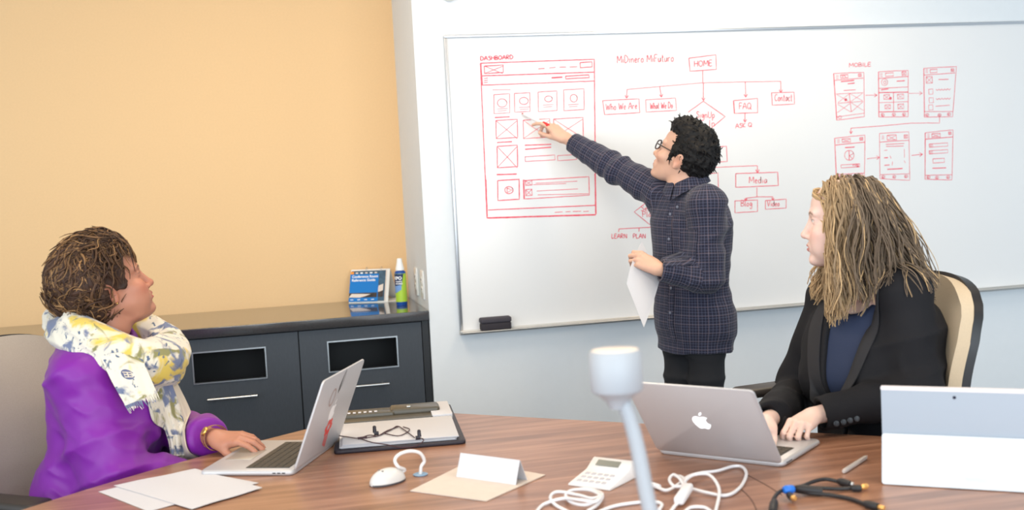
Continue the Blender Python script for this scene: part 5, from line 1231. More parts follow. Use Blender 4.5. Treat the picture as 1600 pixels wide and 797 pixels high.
    V, Fq = S.mesh(.006); r = np.random.default_rng(2); V = V[r.permutation(len(V))]; P = H.L(V); ok = (P[:, 2] > -.045) & ~((P[:, 0] > .05) & (P[:, 2] < .10)); V = V[ok][:1100]; P = H.L(V)
    nrm = (V-W((-.03, 0, .04))); nrm /= np.linalg.norm(nrm, axis=1)[:, None]; flow = np.tile(H.R[0]*.35+H.R[2]*.25, (len(V), 1))*np.where(P[:, 2] > .09, 1, -.6)[:, None]+np.array((0, 0, -.35))*(P[:, 2] < .08)[:, None]
    flow = flow-nrm*(flow*nrm).sum(1)[:, None]; flow += r.normal(0, .35, V.shape); tt = np.linspace(0, 1, 6); Ln = (.013+.012*r.random(len(V)))[:, None, None]
    pth = V[:, None]-nrm[:, None]*  .003+Ln*(flow[:, None]*tt[None, :, None]*.9+nrm[:, None]*(np.sin(tt*2.4)*.16)[None, :, None])
    strands_mesh('hair_tufts', pth, np.tile((.0024*(1-tt**2*.85))[None], (len(V), 1)), blk*(.8+1.6*r.random((len(V), 1))**3), hair)
    # glasses
    M_fr = mat('dark glasses frame', srgb(46, 30, 30), .3); M_gl = mat('lens glass', (1, 1, 1, 1), .02, spec=.5, alpha=.12); gb = MB(); lensb = MB()
    root = MB(); a = np.linspace(0, 2*pi, 28)
    for y in (-1, 1):
        ring = [W((.108-.10*abs(y*.034+.024*np.sign(cos(t))*abs(cos(t))**.7)**1.5*1.2, y*.034+.0245*np.sign(cos(t))*abs(cos(t))**.7, .016+.0185*np.sign(sin(t))*abs(sin(t))**.7)) for t in a]
        gb.tube(np.array(ring), .0024, 7); gb.tube(spline([W((.101, y*.059, .022)), W((.05, y*.076, .022)), W((-.005, y*.081, .018)), W((-.022, y*.079, -.004))], 16), .0023, 7)
        lensb.add(ring[:-1], [tuple(range(len(ring)-1))])
    gb.tube(spline([W((.108, -.010, .02)), W((.113, 0, .023)), W((.108, .010, .02))], 8), .0022, 7)
    go = gb.build('glasses', M_fr, body); lensb.build('lens', M_gl, go, smooth=False)
    return J, lerp(tips[0], kn, .60)+vec(0, -.016, .002), tip
MANJ, KN, TIP = build_man()
# marker in the hand, sheet in the other hand
d = unit(KN-TIP); e_ = KN+d*.004; root = empty('marker_pen', tuple(TIP), label='white and red dry-erase marker held against the whiteboard by the pointing person', cat='marker')
b = MB(); b.tube([TIP+d*x for x in (0, .006, .012)], (.0018, .003, .0045), 12); b.build('nib', mat('red marker nib', srgb(200, 40, 50), .6), root)
L = np.linalg.norm(e_-TIP); b = MB(); b.tube([TIP+d*x for x in (.012, .018, L-.016, L-.012)], (.006, .0078, .0078, .0075), 16); b.build('barrel', mat('marker white plastic', srgb(238, 234, 232), .4), root)
b = MB(); b.tube([TIP+d*x for x in (L-.014, L-.012, L+.016, L+.02)], (.0078, .0088, .0085, .006), 16); b.build('end_cap', mat('marker red plastic', srgb(214, 36, 40), .4), root)
b = MB()
for x in (.036, .046, .055): b.box(TIP+d*x+vec(-.001, -.0076, -.002), (.005, .001, .004), R=frame(d))
b.build('print_mark', mat('marker red print', srgb(190, 60, 70), .5), root)
def held_sheet():
    A, B, C, D = atd(1003, 377, 4.12), atd(979, 443, 4.05), atd(1006, 512, 4.00), atd(1030, 440, 4.10)
    n = 14; G = np.zeros((n+1, n+1, 3)); nrm = unit(np.cross(B-A, D-A))
    for i in range(n+1):
        for j in range(n+1):
            u, v = i/n, j/n; G[i, j] = (A*(1-u)+B*u)*(1-v)+(D*(1-u)+C*u)*v+nrm*.012*sin(pi*u)*(1-.4*v)+AX_R*-.012*sin(pi*u)*(1-v)
    b = MB(); b.sheet(G, .0008); return tag(b.build('paper_sheet', M_pap), 'white sheet of paper hanging from the hand of the person at the board', 'paper')
held_sheet()
# ---------------------------------------------------------------- woman in purple at the left
def curls(S, H, parent, n, cols, seed, name='hair_locks', L=(.05, .09), rad=(.0026, .0045), hel=(.004, .010), keep=None, out=.5):
    r = np.random.default_rng(seed); V, Fq = S.mesh(.006); V = V[r.permutation(len(V))]
    if keep is not None: V = V[keep(H.L(V))]
    Q = H.L(V); V = V[~((Q[:, 0] > 0) & (Q[:, 2] < .062)) & ~((Q[:, 0] > .055) & (Q[:, 2] < .112)) & ~((Q[:, 0] > -.015) & (Q[:, 2] < .088) & (np.abs(Q[:, 1]) > .045))]; Q = H.L(V); V = V[np.sqrt((Q[:, 0]+.006)**2+(np.abs(Q[:, 1])-.08)**2+(Q[:, 2]+.006)**2) > .047]
    V = V[:n]; n = len(V); W0 = H.W((-.05, 0, .06)); nrm = V-W0; nrm /= np.linalg.norm(nrm, axis=1)[:, None]
    Pl = H.L(V); d = r.normal(0, .5, (n, 3))+np.where((Pl[:, 0] > -.02) & (Pl[:, 2] > .09), .15, -.7)[:, None]*np.array((0, 0, 1.))+H.R[0]*np.where((Pl[:, 0] > -.02) & (Pl[:, 2] > .09), .35, -.35)[:, None]; d -= nrm*(d*nrm).sum(1)[:, None]; d /= np.linalg.norm(d, axis=1)[:, None]; c = np.cross(nrm, d)
    m = 14; t = np.linspace(0, 1, m)[None, :, None]; Ln = r.uniform(*L, n)[:, None, None]; hr = r.uniform(*hel, n)[:, None, None]; w = r.uniform(4, 9, n)[:, None, None]*np.where(r.random(n) < .5, -1, 1)[:, None, None]; p0 = r.uniform(0, 6.28, n)[:, None, None]
    arc = Ln*t; P = V[:, None]+d[:, None]*arc+nrm[:, None]*(-arc*arc/.22+.003+hr*out*(1+np.cos(w*t+p0)))+c[:, None]*(hr*1.4*np.sin(w*t+p0))
    R_ = r.uniform(*rad, n)[:, None]*(1-.75*t[:, :, 0]**3)*np.clip(.45+3*t[:, :, 0], 0, 1); ci = r.choice(len(cols), n, p=[q[1] for q in cols]); C = np.array([q[0][:3] for q in cols])[ci]*(.8+.4*r.random((n, 1)))
    return strands_mesh(name, P, R_, C, parent)
def build_left():
    f = unit((.97, -.20, 0)); lt = vec(-f[1], f[0], 0); D0 = 3.16
    J = dict(f=f); J['neck'] = atd(166, 512, D0); J['pelvis'] = atd(146, 792, D0+.02)
    J['shR'] = atd(130, 590, D0-.14); J['elR'] = atd(178, 738, D0-.17); J['wrR'] = vec(*(J['elR'][:2]+f[:2]*.20+lt[:2]*.08), .655)
    J['shL'] = atd(200, 572, D0+.17); J['elL'] = atd(258, 672, D0+.28); J['wrL'] = atz(336, 684, ZTB+.042)
    for a, s in (('L', 1), ('R', -1)):
        J['hp'+a] = J['pelvis']+lt*s*.095+f*.02+vec(0, 0, .0); J['kn'+a] = J['hp'+a]+f*.43+lt*s*.02+vec(0, 0, -.02); J['an'+a] = vec(*(J['kn'+a][:2]-f[:2]*.05), .085)
    d = unit(vec(.972, .23, 0)); up = radians(18); fw = d*cos(up)+vec(0, 0, sin(up)); hl = vec(-d[1], d[0], 0)
    ear = atd(177, 455, D0-.07); H = Head(ear+hl*.068, fw, up=vec(0, 0, 1), scale=.905, jaw=1.1, wide=1.03, chin=1.0, lid=.3, soft=1, nose=.85)
    S = SDF(); torso(S, J, WOM_T, -.008); limbs(S, J, 1.0); H.add(S); H.neck(S, J['neck'], .057, .066); S.ell(H.W((.035, 0, -.100)), np.array((.040, .040, .018)), H.R, .02)
    for a in 'LR': foot(S, J['an'+a], f, .9)
    hwl = J['wrL']; kn = atz(371, 684, ZTB+.044); hand(S, hwl, kn-hwl, (.10, -.45, 1), -1, .165, curl=((.3, .4, .3), (.35, .45, .3), (.4, .5, .3), (.4, .5, .3)), thumb=(.5, .3))
    hwr = J['wrR']; hand(S, hwr, f*.8+lt*.5+vec(0, 0, -.1), (0, 0, 1), 1, .165, curl=(.3, .35, .4, .45))
    skin = srgb(182, 126, 102)
    body = sdf_obj('person', S, .0033, M_skin, col=lambda V: H.colour(V, skin, srgb(176, 84, 80), srgb(70, 46, 36), .9)); fin(body, 'person with short curly hair in purple blouse and floral scarf seated at the left'); H.eyes(body, srgb(70, 48, 34))
    b = MB(); b.sphere(H.W((-.004, -.0765*1.03-.004, -.038)), .0032); b.build('earring', mat('gold', srgb(232, 196, 120), .2, metal=1), body)
    # blouse
    S = SDF(); R, q = torso(S, J, WOM_T, .028)
    for s in (-1, 1): S.ell(lerp(J['pelvis'], J['neck'], .52)+f*.085+lt*s*.075, (.095, .085, .095), R, .06)
    S.ell(J['pelvis']+f*.03+vec(0, 0, .02), (.165, .20, .16), R, .05)
    for a in 'LR':
        S.cone(lerp(J['neck'], J['sh'+a], .42)+vec(0, 0, -.05), J['sh'+a], .070, .066, .06); S.cone(J['sh'+a], J['el'+a], .070, .076, .045)
        c = lerp(J['el'+a], J['wr'+a], .86); S.cone(J['el'+a], c, .070, .046, .02, flat=True)
        n = unit(c-J['el'+a]); S.cone(c-n*.02, c+n*.004, .041, .040, .008, flat=True); S.cone(c-n*.012, c+n*.03, .031, .031, .003, 's')
    S.cone(J['neck']+vec(0, 0, .005)+f*.01, J['neck']+vec(0, 0, .2)+f*.04, .065, .07, .01, 's')
    folds(S, lambda P: -.008*ridge(np.c_[P[:, 0]*4+P[:, 2]*3, P[:, 1]*4, P[:, 2]*9-P[:, 0]*5], 41)*np.clip((J['neck'][2]-.10-P[:, 2])/.2, .1, 1)-.003*vnoise(P*20, 4), J['pelvis']-1.2, J['neck']+1.2); folds(S, lambda P: -.0028*ridge(np.c_[(P@f)*12-(P[:, 2])*8, P@lt*10, P[:, 2]*26+(P@f)*16], 47), J['pelvis']-1.2, J['neck']+1.2)
    for a, s1, s2 in (('L', 51, 52), ('R', 53, 54)):
        folds(S, *sleeve_folds(J['sh'+a], J['el'+a], .009, 9, s1, -.2, 1.2)); folds(S, *sleeve_folds(J['el'+a], J['wr'+a], .009, 12, s2, -.25, .9))
    M_pur = mat('purple silk', srgb(120, 30, 146), .45, sheen=.05, spec=.35, bump=.08, bscale=800)
    bl = sdf_obj('blouse', S, .005, M_pur, body); SB = S
    # trousers and shoes below the table
    S = SDF()
    for a in 'LR':
        S.cone(J['hp'+a], J['kn'+a], .095, .068, .03); S.cone(J['kn'+a], J['an'+a]+vec(0, 0, -.01), .066, .05, .02, flat=True)
    sdf_obj('trousers', S, .007, mat('charcoal trousers', srgb(40, 40, 46), .85), body)
    for a in 'LR':
        S = SDF(); foot(S, J['an'+a]+vec(0, 0, .006), f, .95, .009); S.fn(lambda P: .004-P[:, 2], J['an'+a]-.4, J['an'+a]+.4, 0, 'i'); sdf_obj('shoe', S, .005, bpy.data.materials['black shoe leather'], body)
    # gold watch and bangle
    M_gold = mat('gold band', srgb(226, 178, 96), .25, metal=.9); n = unit(J['wrL']-J['elL'])
    for off, r0, nm in ((-.012, .0335, 'bangle'), (.004, .0345, 'watch_band')):
        b = MB(); c = J['wrL']+n*off; Rn = frame(n); a = np.linspace(0, 2*pi, 33)[:-1]
        w = .003 if nm == 'bangle' else .007
        b.ring([c+n*x+(np.cos(a)[:, None]*Rn[1]+np.sin(a)[:, None]*Rn[2])*rr for x, rr in ((-w, r0-.0012), (-w, r0), (w, r0), (w, r0-.0012))], closed=True); o = b.build(nm, M_gold, body)
        if nm == 'watch_band':
            b = MB(); dr = unit(-AX_F*.7+AX_U*.3-n*((-AX_F*.7+AX_U*.3)@n)); b.lathe(((0, 0), (.013, 0), (.0135, .003), (.012, .005), (0, .005)), c+dr*r0, 20, R=frame(n, dr)); b.build('watch_case', M_gold, o)
    # hair
    W = H.W; k = H.s; S = SDF()
    S.ell(W((-.048, 0, .068)), np.array((.110, .102, .098))*k, H.R, .0); S.ell(W((-.070, 0, .020)), np.array((.088, .093, .086))*k, H.R, .03); S.ell(W((.015, 0, .125)), np.array((.072, .078, .042))*k, H.R, .03); S.ell(W((-.065, 0, -.035)), np.array((.050, .072, .055))*k, H.R, .03)
    for y in (-1, 1): S.cone(W((.030, y*.069, .06)), W((.034, y*.069, .010)), .011*k, .007*k, .012)
    S.ell(W((.135, 0, -.006)), np.array((.085, .14, .116))*k, H.R, .012, 's')
    for y in (-1, 1): S.ell(W((.000, y*.105, -.016)), np.array((.032, .046, .040))*k, H.R, .006, 's'); S.ell(W((.03, y*.10, -.07)), np.array((.075, .06, .06))*k, H.R, .006, 's')
    folds(S, lambda P: -.011*ridge(P*24, 5)-.003*vnoise(P*90, 6), W((0, 0, 0))-.3, W((0, 0, 0))+.3)
    dk = np.array(srgb(62, 42, 32)[:3]); hair = sdf_obj('hair', S, .003, HR, body, col=lambda V: dk[None]*(1+.4*vnoise(V*60, 8))[:, None])
    S2 = SDF(); S2.ops = S.ops[:-1]
    cols = [(srgb(62, 44, 34), .36), (srgb(90, 65, 46), .34), (srgb(118, 86, 58), .20), (srgb(156, 118, 78), .10)]
    curls(S2, H, hair, 3200, cols, 3, L=(.045, .09), rad=(.0013, .0027), hel=(.004, .010), out=.25, keep=lambda P: ~((np.abs(P[:, 1]) > .05) & (P[:, 2] < .045) & (P[:, 0] > -.045)))
    curls(S2, H, hair, 420, [(srgb(66, 46, 36), .4), (srgb(92, 66, 47), .35), (srgb(132, 98, 64), .25)], 8, 'hair_waves', L=(.06, .11), rad=(.0024, .0048), hel=(.006, .013), out=.22, keep=lambda P: (P[:, 0] < .04) & ~((np.abs(P[:, 1]) > .05) & (P[:, 2] < .05) & (P[:, 0] > -.05)))
    # scarf: wrapped roll, knot and two hanging ends
    N = J['neck']; S = SDF()
    ring = [(96, 505, .00), (104, 522, -.09), (138, 538, -.135), (178, 560, -.135), (222, 572, -.10), (256, 568, -.02), (262, 545, .07), (236, 520, .12), (196, 505, .12), (140, 496, .09), (100, 497, .04)]
    P = np.array([atd(x, y, D0+dz) for x, y, dz in ring]); rad = [.034, .038, .038, .040, .048, .052, .044, .038, .034, .032, .032]
    Pc = np.vstack([P, P[:1]]); t = spline(Pc, 40); rr = np.interp(np.linspace(0, 1, 40), np.linspace(0, 1, 12), rad+rad[:1])
    S.chain(t, rr, .012, .02)
    S.chain(spline([atd(108, 503, D0-.10), atd(150, 521, D0-.13), atd(196, 548, D0-.13), atd(238, 562, D0-.10)], 12), np.linspace(.022, .032, 12), .012, .015)
    S.ell(atd(250, 566, D0-.03), (.062, .075, .066), None, .03)
    folds(S, lambda P: -.007*ridge(np.c_[(P@AX_R)*9+(P@AX_U)*12, (P@AX_F)*10, (P@AX_U)*22+(P@AX_R)*8], 61)-.003*ridge(np.c_[(P@AX_R)*18, (P@AX_F)*18, (P@AX_U)*46+(P@AX_R)*22], 62), t.min(0)-.15, t.max(0)+.15)
    m = mat('floral scarf', srgb(232, 225, 210), .9, sheen=.2); nt = m.node_tree; Nn = nt.nodes.new; L = nt.links.new; bs = nt.nodes['Principled BSDF']; tc = Nn('ShaderNodeTexCoord'); prev = None
    for sc_, off, lo_, hi_, c, dist in ((9, 0, .555, .63, srgb(212, 184, 84), .8), (11, 7, .57, .63, srgb(134, 130, 84), 1.2), (10, 13, .56, .63, srgb(108, 116, 142), 1.8), (24, 21, .60, .66, srgb(82, 98, 124), 2.5)):
        mp = Nn('ShaderNodeMapping'); mp.inputs['Location'].default_value = (off, off*.7, 0); L(tc.outputs['Object'], mp.inputs[0]); n = Nn('ShaderNodeTexNoise'); n.inputs['Scale'].default_value = sc_; n.inputs['Detail'].default_value = 4; n.inputs['Distortion'].default_value = dist; L(mp.outputs[0], n.inputs[0])
        r = Nn('ShaderNodeMapRange'); r.inputs[1].default_value = lo_; r.inputs[2].default_value = hi_; L(n.outputs['Fac'], r.inputs[0]); mx = Nn('ShaderNodeMix'); mx.data_type = 'RGBA'; L(r.outputs[0], mx.inputs[0]); mx.inputs[7].default_value = c
        if prev is None: mx.inputs[6].default_value = srgb(216, 208, 192)
        else: L(prev, mx.inputs[6])
        prev = mx.outputs[2]
    L(prev, bs.inputs['Base Color'])
    scarf = sdf_obj('scarf', S, .004, m, body); M_cr = mat('cream scarf end', srgb(214, 200, 178), .9, sheen=.2, var=.08, vscale=30)
    def hang(nm, left, right, dl, dr, mt, fold, seed, fringe=0, push=.008):
        n, k = 26, 22; A = spline([atd(x, y, D0+z) for (x, y), z in zip(left, dl)], n); B = spline([atd(x, y, D0+z) for (x, y), z in zip(right, dr)], n); G = np.zeros((n, k, 3))
        for i in range(n):
            for j in range(k):
                u = j/(k-1); G[i, j] = lerp(A[i], B[i], u)-AX_F*(.012*sin(pi*u)+fold*sin(2*pi*3*u+seed+i*.08)*(.4+.6*i/n))
        for _ in range(6):                                                       # rest on the blouse
            dd = SB.ev(G.reshape(-1, 3)).reshape(n, k); G -= AX_F*np.clip(push-dd, 0, .03)[:, :, None]
        b = MB(); b.sheet(G, .003); o = b.build(nm, mt, scarf, sharp=80)
        if fringe:
            b = MB(); r = np.random.default_rng(seed)
            for u in np.linspace(0, k-1, fringe):
                j = min(int(u), k-2); p = lerp(G[-1, j], G[-1, j+1], u-j); q = unit(G[-1, j]-G[-4, j]); q = q+AX_R*r.normal(0, .15); l = .012+.012*r.random()
                b.tube([p-q*.004, p+q*l*.5, p+q*l], (.0016, .0013, .0006), 5)
            b.build('fringe', mt, o)
        return o, G
    o, G = hang('scarf_end', [(150, 540), (172, 590), (196, 634)], [(222, 560), (234, 588), (245, 614)], (-.17, -.205, -.22), (-.15, -.18, -.19), m, .002, 1, 30)
    hang('scarf_end', [(232, 580), (246, 640), (262, 685), (266, 712)], [(262, 580), (282, 640), (292, 685), (292, 710)], (-.07, -.06, -.06, -.06), (-.04, -.02, -.02, -.02), m, .006, 2)
    hang('scarf_drape', [(262, 584), (280, 640), (284, 690), (276, 726)], [(272, 590), (296, 640), (312, 690), (322, 712)], (-.03, -.02, -.02, -.03), (.02, .04, .05, .05), M_cr, .006, 3)
    # dark blue round emblem with a cross of double Ts
    M_emb = mat('scarf emblem blue', srgb(92, 98, 128), .9); c = G[11, 11]-AX_F*.005; ux = unit(G[11, 14]-G[11, 8]); uy = unit(G[8, 11]-G[14, 11]); uy = unit(uy-ux*(ux@uy)); nn = -AX_F
    def em(u, v, l=0):
        p = c+ux*u+uy*v; i = 11-v/np.linalg.norm(G[8, 11]-G[14, 11])*6; j = 11+u/np.linalg.norm(G[11, 14]-G[11, 8])*6; i0, j0 = int(np.clip(i, 0, 24)), int(np.clip(j, 0, 20)); fu, fv = i-i0, j-j0
        return (G[i0, j0]*(1-fu)+G[i0+1, j0]*fu)*(1-fv)+(G[i0, j0+1]*(1-fu)+G[i0+1, j0+1]*fu)*fv-AX_F*(.0022+l)
    b = MB(); a = np.linspace(0, 2*pi, 28, endpoint=False); V = [em(0, 0)]+[em(.016*r*cos(t), .016*r*sin(t)) for r in (.5, 1) for t in a]
    b.add(V, [(0, 1+i, 1+(i+1) % 28) for i in range(28)]+[(1+i, 29+i, 29+(i+1) % 28, 1+(i+1) % 28) for i in range(28)]); b.build('emblem', M_emb, scarf, smooth=False)
    b = MB()
    for s in (1, -1):
        for P_ in ([(-.0105, s*.0085), (.0105, s*.0085), (.0105, s*.0058), (-.0105, s*.0058)], [(-.0016, s*.0058), (.0016, s*.0058), (.0016, 0), (-.0016, 0)], [(s*.0095, -.0035), (s*.0095, .0035), (s*.0075, .0035), (s*.0075, -.0035)], [(s*.0075, -.0012), (s*.0075, .0012), (s*.0016, .0012), (s*.0016, -.0012)]):
            b.add([em(u, v, .0008) for u, v in P_], [(0, 1, 2, 3)])
    b.build('emblem_lines', M_cr, scarf, smooth=False)
    return J
LJ = build_left()
lc = LJ['pelvis']
chair('light grey office chair holding the woman in purple', lc-vec(.03, -.02, 0), (.80, -.60), .47, M_fab, back_h=.48, bw=.25)
# ---------------------------------------------------------------- woman in the black blazer at the right
def build_right():
    f = unit((-.925, -.38, 0)); lt = vec(-f[1], f[0], 0); D0 = 3.11
    J = dict(f=f); J['neck'] = atd(1356, 436, D0+.02); J['pelvis'] = atd(1394, 750, D0+.04)
    J['shL'] = atd(1414, 462, D0-.11); J['elL'] = atd(1432, 612, D0-.16); J['wrL'] = atz(1270, 650, ZTB+.054)
    J['shR'] = atd(1305, 462, D0+.18); J['elR'] = atd(1240, 626, D0+.28); J['wrR'] = atz(1196, 660, ZTB+.055)
    for a, s in (('L', 1), ('R', -1)):
        J['hp'+a] = J['pelvis']+lt*s*.09+f*.02; J['kn'+a] = J['hp'+a]+f*.42+lt*s*.02+vec(0, 0, -.02); J['an'+a] = vec(*(J['kn'+a][:2]-f[:2]*.05), .085)
    d = unit(vec(-.865, .50, 0)); hl = vec(-d[1], d[0], 0); up = radians(1); fw = d*cos(up)+vec(0, 0, sin(up))
    ear = atd(1322, 354, D0-.055); H = Head(ear-hl*.066, fw, scale=.955, jaw=.95, nose=.8, lid=.8, soft=1)
    S = SDF(); torso(S, J, WOM_T, -.012); limbs(S, J, .92); H.add(S); H.neck(S, J['neck']+f*.01, .052, .06)
    for a in 'LR': foot(S, J['an'+a], f, .9)
    hw = J['wrL']; kn = atz(1250, 662, ZTB+.050); hand(S, hw, kn-hw, (-.2, -.35, 1), -1, .165, curl=((.75, 1.2, .8), (.8, 1.3, .8), (.85, 1.3, .8), (.9, 1.3, .8)), thumb=(.4, .3))
    hw = J['wrR']; kn = atz(1180, 672, ZTB+.052); hand(S, hw, kn-hw, (-.2, -.3, 1), 1, .165, curl=(.25, .25, .25, .3), thumb=(.5, .2))
    skin = srgb(240, 206, 192)
    body = sdf_obj('person', S, .0033, M_skin, col=lambda V: H.colour(V, skin, srgb(206, 128, 122), srgb(130, 100, 78), .6)); fin(body, 'person with long wavy blond hair in black blazer seated at the right'); H.eyes(body, srgb(90, 100, 110))
    # navy top
    S = SDF(); torso(S, J, WOM_T, .010); S.cone(J['neck']+f*.05+vec(0, 0, -.03), J['neck']+f*.09+vec(0, 0, .2), .062, .09, .02, 's'); S.cone(J['neck']+vec(0, 0, .0), J['neck']+vec(0, 0, .2), .062, .07, .02, 's')
    sdf_obj('top', S, .006, mat('navy knit', srgb(38, 50, 78), .85, bump=.3, bscale=500), body)
    # blazer
    S = SDF(); R, q = torso(S, J, WOM_T, .024)
    S.ell(J['pelvis']+vec(0, 0, .02), (.155, .20, .16), R, .05); S.ell(J['pelvis']+f*.125+vec(0, 0, .05), (.10, .15, .10), R, .05)
    for s in (-1, 1): S.ell(lerp(J['pelvis'], J['neck'], .52)+f*.07+lt*s*.075, (.075, .075, .085), R, .05)
    for a in 'LR':
        S.cone(lerp(J['neck'], J['sh'+a], .40)+vec(0, 0, -.045), J['sh'+a]+vec(0, 0, .004), .064, .066, .03); S.cone(J['sh'+a], J['el'+a], .068, .058, .03)
        c = lerp(J['el'+a], J['wr'+a], .93); S.cone(J['el'+a], c, .058, .043, .02, flat=True); n = unit(c-J['el'+a]); S.cone(c-n*.02, c+n*.03, .036, .036, .003, 's')
    # open front: a wedge cut between the lapels
    A = lerp(J['pelvis'], J['neck'], .30)+f*.22; ft = J['neck']+f*.16
    def wedge(P):
        t = np.clip((P[:, 2]-A[2])/(J['neck'][2]-A[2]), 0, 1.3); u = np.abs((P-A)@lt+.012); x = (P-J['neck'])@f-(-.01)
        return np.maximum(u-.085*t**.8, .035-x-.06*(1-t))
    S.fn(wedge, A-.35, J['neck']+.3, .006, 's'); S.cone(J['neck']+vec(0, 0, .005), J['neck']+vec(0, 0, .2)+f*.03, .062, .075, .01, 's')
    folds(S, lambda P: -.005*ridge(np.c_[P[:, 0]*4, P[:, 1]*4, P[:, 2]*7], 71)*np.clip((J['neck'][2]-.10-P[:, 2])/.2, .1, 1), J['pelvis']-1.2, J['neck']+1.2)
    for a, s1, s2 in (('L', 81, 82), ('R', 83, 84)):
        folds(S, *sleeve_folds(J['sh'+a], J['el'+a], .006, 11, s1, -.1, 1.2)); folds(S, *sleeve_folds(J['el'+a], J['wr'+a], .006, 13, s2, -.25, .9))
    M_bz = mat('black wool', srgb(27, 27, 31), .8, bump=.2, bscale=700, spec=.25); bz = sdf_obj('blazer', S, .005, M_bz, body); SB = S
    M_lp = mat('black lapel', srgb(33, 33, 38), .75, bump=.2, bscale=700)
    for s in (1, -1):
        n, k = 22, 6; G = np.zeros((n, k, 3))
        for i, t in enumerate(np.linspace(0, 1, n)):
            z = lerp(A[2]+.005, J['neck'][2]+.012, t); e = .085*t**.8 if t < 1 else .085; wl = .062*np.interp(t, [0, .15, .7, .74, 1], [.10, .55, 1, .72, .55])
            for j in range(k):
                u = s*(e+wl*j/(k-1)+.001)-.012; p = lerp(J['pelvis'], J['neck'], (z-J['pelvis'][2])/(J['neck'][2]-J['pelvis'][2]))+lt*u+f*.28
                G[i, j] = p
        for _ in range(26): G -= f*np.clip((SB.ev(G.reshape(-1, 3)).reshape(n, k, 1)-.004)*.8, -.02, .03)
        back = (G-J['neck'])@f; G -= f*(np.clip(back-np.median(back)-.08, 0, 1))[:, :, None]
        for _ in range(2): G[1:-1] = (G[:-2]+G[1:-1]*2+G[2:])/4
        b = MB(); b.sheet(G, .003); b.build('lapel', M_lp, bz, sharp=80)
    c = lerp(J['elL'], J['wrL'], .93); n = unit(c-J['elL']); dn = unit(-AX_F-n*(-AX_F@n)); side = unit(np.cross(n, dn)); side = side if side[2] < 0 else -side
    for k in range(4):
        p = c-n*(.022+.018*k)+side*.024+dn*.05
        for _ in range(26): p = p-dn*max(-.02, min(.03, (SB.ev(p[None])[0]-.002)*.8))
        b = MB(); b.lathe(((0, 0), (.007, 0), (.0075, .002), (.005, .003), (0, .0022)), p, 14, R=frame(n, dn)); b.build('cuff_button', mat('dark button', srgb(44, 48, 54), .35), bz)
    S = SDF()
    for a in 'LR':
        S.cone(J['hp'+a], J['kn'+a], .09, .066, .03); S.cone(J['kn'+a], J['an'+a]+vec(0, 0, -.01), .064, .05, .02, flat=True)
    sdf_obj('trousers', S, .007, bpy.data.materials['charcoal trousers'], body)
    for a in 'LR':
        S = SDF(); foot(S, J['an'+a]+vec(0, 0, .006), f, .95, .009); S.fn(lambda P: .004-P[:, 2], J['an'+a]-.4, J['an'+a]+.4, 0, 'i'); sdf_obj('shoe', S, .005, bpy.data.materials['black shoe leather'], body)
    # long wavy locks: scalp cap plus hanging strands that slide over head and shoulders
    W = H.W; k = H.s; S = SDF(); S.ell(W((-.020, 0, .050)), np.array((.096, .084, .087))*k, H.R, 0); S.ell(W((-.05, 0, .0)), np.array((.066, .080, .085))*k, H.R, .03)
    S.ell(W((.128, 0, -.006)), np.array((.074, .13, .117))*k, H.R, .010, 's'); S.ell(W((.06, 0, -.09)), np.array((.06, .12, .06))*k, H.R, .01, 's')
    dk = np.array(srgb(112, 97, 82)[:3]); lg = np.array(srgb(200, 168, 126)[:3])
    tone = lambda X: np.clip((X[:, 0]+.02)/.09, 0, 1)
    hair = sdf_obj('hair', S, .003, HR, body, col=lambda V: (dk+(lg-dk)*tone(H.L(V))[:, None])*.75*(1+.25*vnoise(V*70, 8))[:, None])
    col = SDF(); H.add(col); col.ops = col.ops[:2]; col.ell(W((-.020, 0, .050)), np.array((.096, .084, .087))*k, H.R, .01); col.ell(W((-.045, 0, -.02)), np.array((.066, .078, .09))*k, H.R, .03); H.neck(col, J['neck'], .06, .07); col.ops += [o for o in SB.ops if o[0] == 'u']
    r = np.random.default_rng(9); V, Fq = S.mesh(.005); P = H.L(V); ok = (P[:, 2] > -.02) & (P[:, 0] < .062); V = V[ok]; V = V[r.permutation(len(V))][:430]; P = H.L(V); n = len(V); m = 44
    pth = np.zeros((n, m, 3)); pos = V.copy(); step = .0105
    side = np.sign(P[:, 1]+1e-3); bk = np.clip(-P[:, 0]/.08, 0, 1); hang = .24+.10*r.random(n)+.06*bk; ph = r.uniform(0, 6.28, (n, 2)); fr = r.uniform(14, 30, n)
    away = r.normal(0, .06, (n, 3))
    frontw = np.clip((P[:, 0]-.01)/.06, 0, 1)
    for i in range(m):
        pth[:, i] = pos; L_ = H.L(pos); s = i*step
        dirv = np.tile(np.array((0, 0, -1.)), (n, 1))+away
        top = np.clip((L_[:, 2]-.03)/.08, 0, 1)[:, None]
        dirv = dirv+H.R[1][None]*(side*.9)[:, None]*top+H.R[0][None]*(-.34*bk)[:, None]*(1-top*.3)-H.R[0][None]*(.25)*top*(1-frontw)[:, None]
        dirv += lt[None]*0; w = np.clip(s/.05, 0, 1); dirv += (H.R[0][None]*(np.cos(fr*s+ph[:, 0])*.30*w)[:, None]+H.R[1][None]*(np.cos(fr*.8*s+ph[:, 1])*.30*w)[:, None])
        dirv /= np.linalg.norm(dirv, axis=1)[:, None]; nx = pos+dirv*step*np.clip((hang/.26), .8, 1.4)[:, None]*1.0
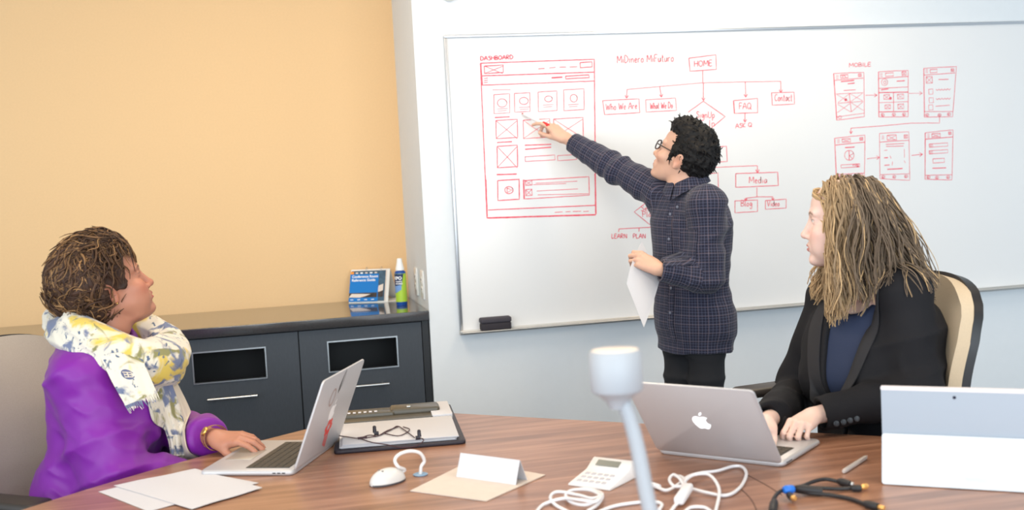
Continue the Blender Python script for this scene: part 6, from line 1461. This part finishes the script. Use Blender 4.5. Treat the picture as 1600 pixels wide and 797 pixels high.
        for _ in range(2):
            e = .004; d0 = col.ev(nx); g = np.stack([col.ev(nx+np.eye(3)[a]*e)-d0 for a in range(3)], 1); g /= np.linalg.norm(g, axis=1)[:, None]+1e-9
            nx = nx+g*np.clip(.006+.004*((np.arange(n) % 5)/5)-d0, 0, .03)[:, None]
        L_ = H.L(nx); xm = np.where(L_[:, 2] < .085, .050+.012*np.sin(ph[:, 0]), 9)+np.where((side < 0) & (L_[:, 2] < -.095), .035, 0); nx = nx+H.R[0]*(k*.006*((side < 0) & (L_[:, 2] < -.09)))[:, None]; nx = nx-H.R[0]*(k*np.clip(L_[:, 0]-xm, 0, .02))[:, None]
        pos = nx
    zend = J['neck'][2]+np.interp(P[:, 0], [-.06, .0, .05], [.005, -.045, -.080])+r.normal(0, .022, n)+np.where(P[:, 1] < 0, .03, 0)
    for i in range(n):
        q = np.nonzero(pth[i, :, 2] < zend[i])[0]; pth[i] = spline(pth[i, :max(6, q[0] if len(q) else m)], m)
    K = 4; off = r.normal(0, .0042, (n, K, 1, 3))*np.linspace(.5, 1.3, m)[None, None, :, None]; off[:, 0] = 0; pth = (pth[:, None]+off).reshape(n*K, m, 3); P = np.repeat(P, K, 0); ph = r.uniform(0, 6.28, (n*K, 2)); n *= K
    t_ = np.linspace(0, 1, m); pth += H.R[0]*(.0025*np.sin(t_[None]*r.uniform(14, 26, n)[:, None]+ph[:, :1]))[:, :, None]+H.R[1]*(.0025*np.sin(t_[None]*r.uniform(14, 26, n)[:, None]+ph[:, 1:]))[:, :, None]
    ln = t_[None]; rad = r.uniform(.0012, .0026, n)[:, None]*(1-.5*ln**2)*(1+.16*np.sin(ln*90+ph[:, :1]))
    tn = tone(P)[:, None]; c = dk*(.75+.5*r.random((n, 1)))*(1-tn)+lg*(.8+.35*r.random((n, 1)))*tn; hi = r.random(n) < .15; c[hi] = lg*(.9+.2*r.random((hi.sum(), 1)))
    strands_mesh('hair_locks', pth, rad, c, hair)
    return J
RJ = build_right()
rc = RJ['pelvis']
chair('beige office chair with black shell holding the woman in the blazer', rc+vec(-.13, .0, 0), (-.98, -.16), .52, M_fabR, back_h=.49, bw=.235, arm_z=.262, adx=.12)
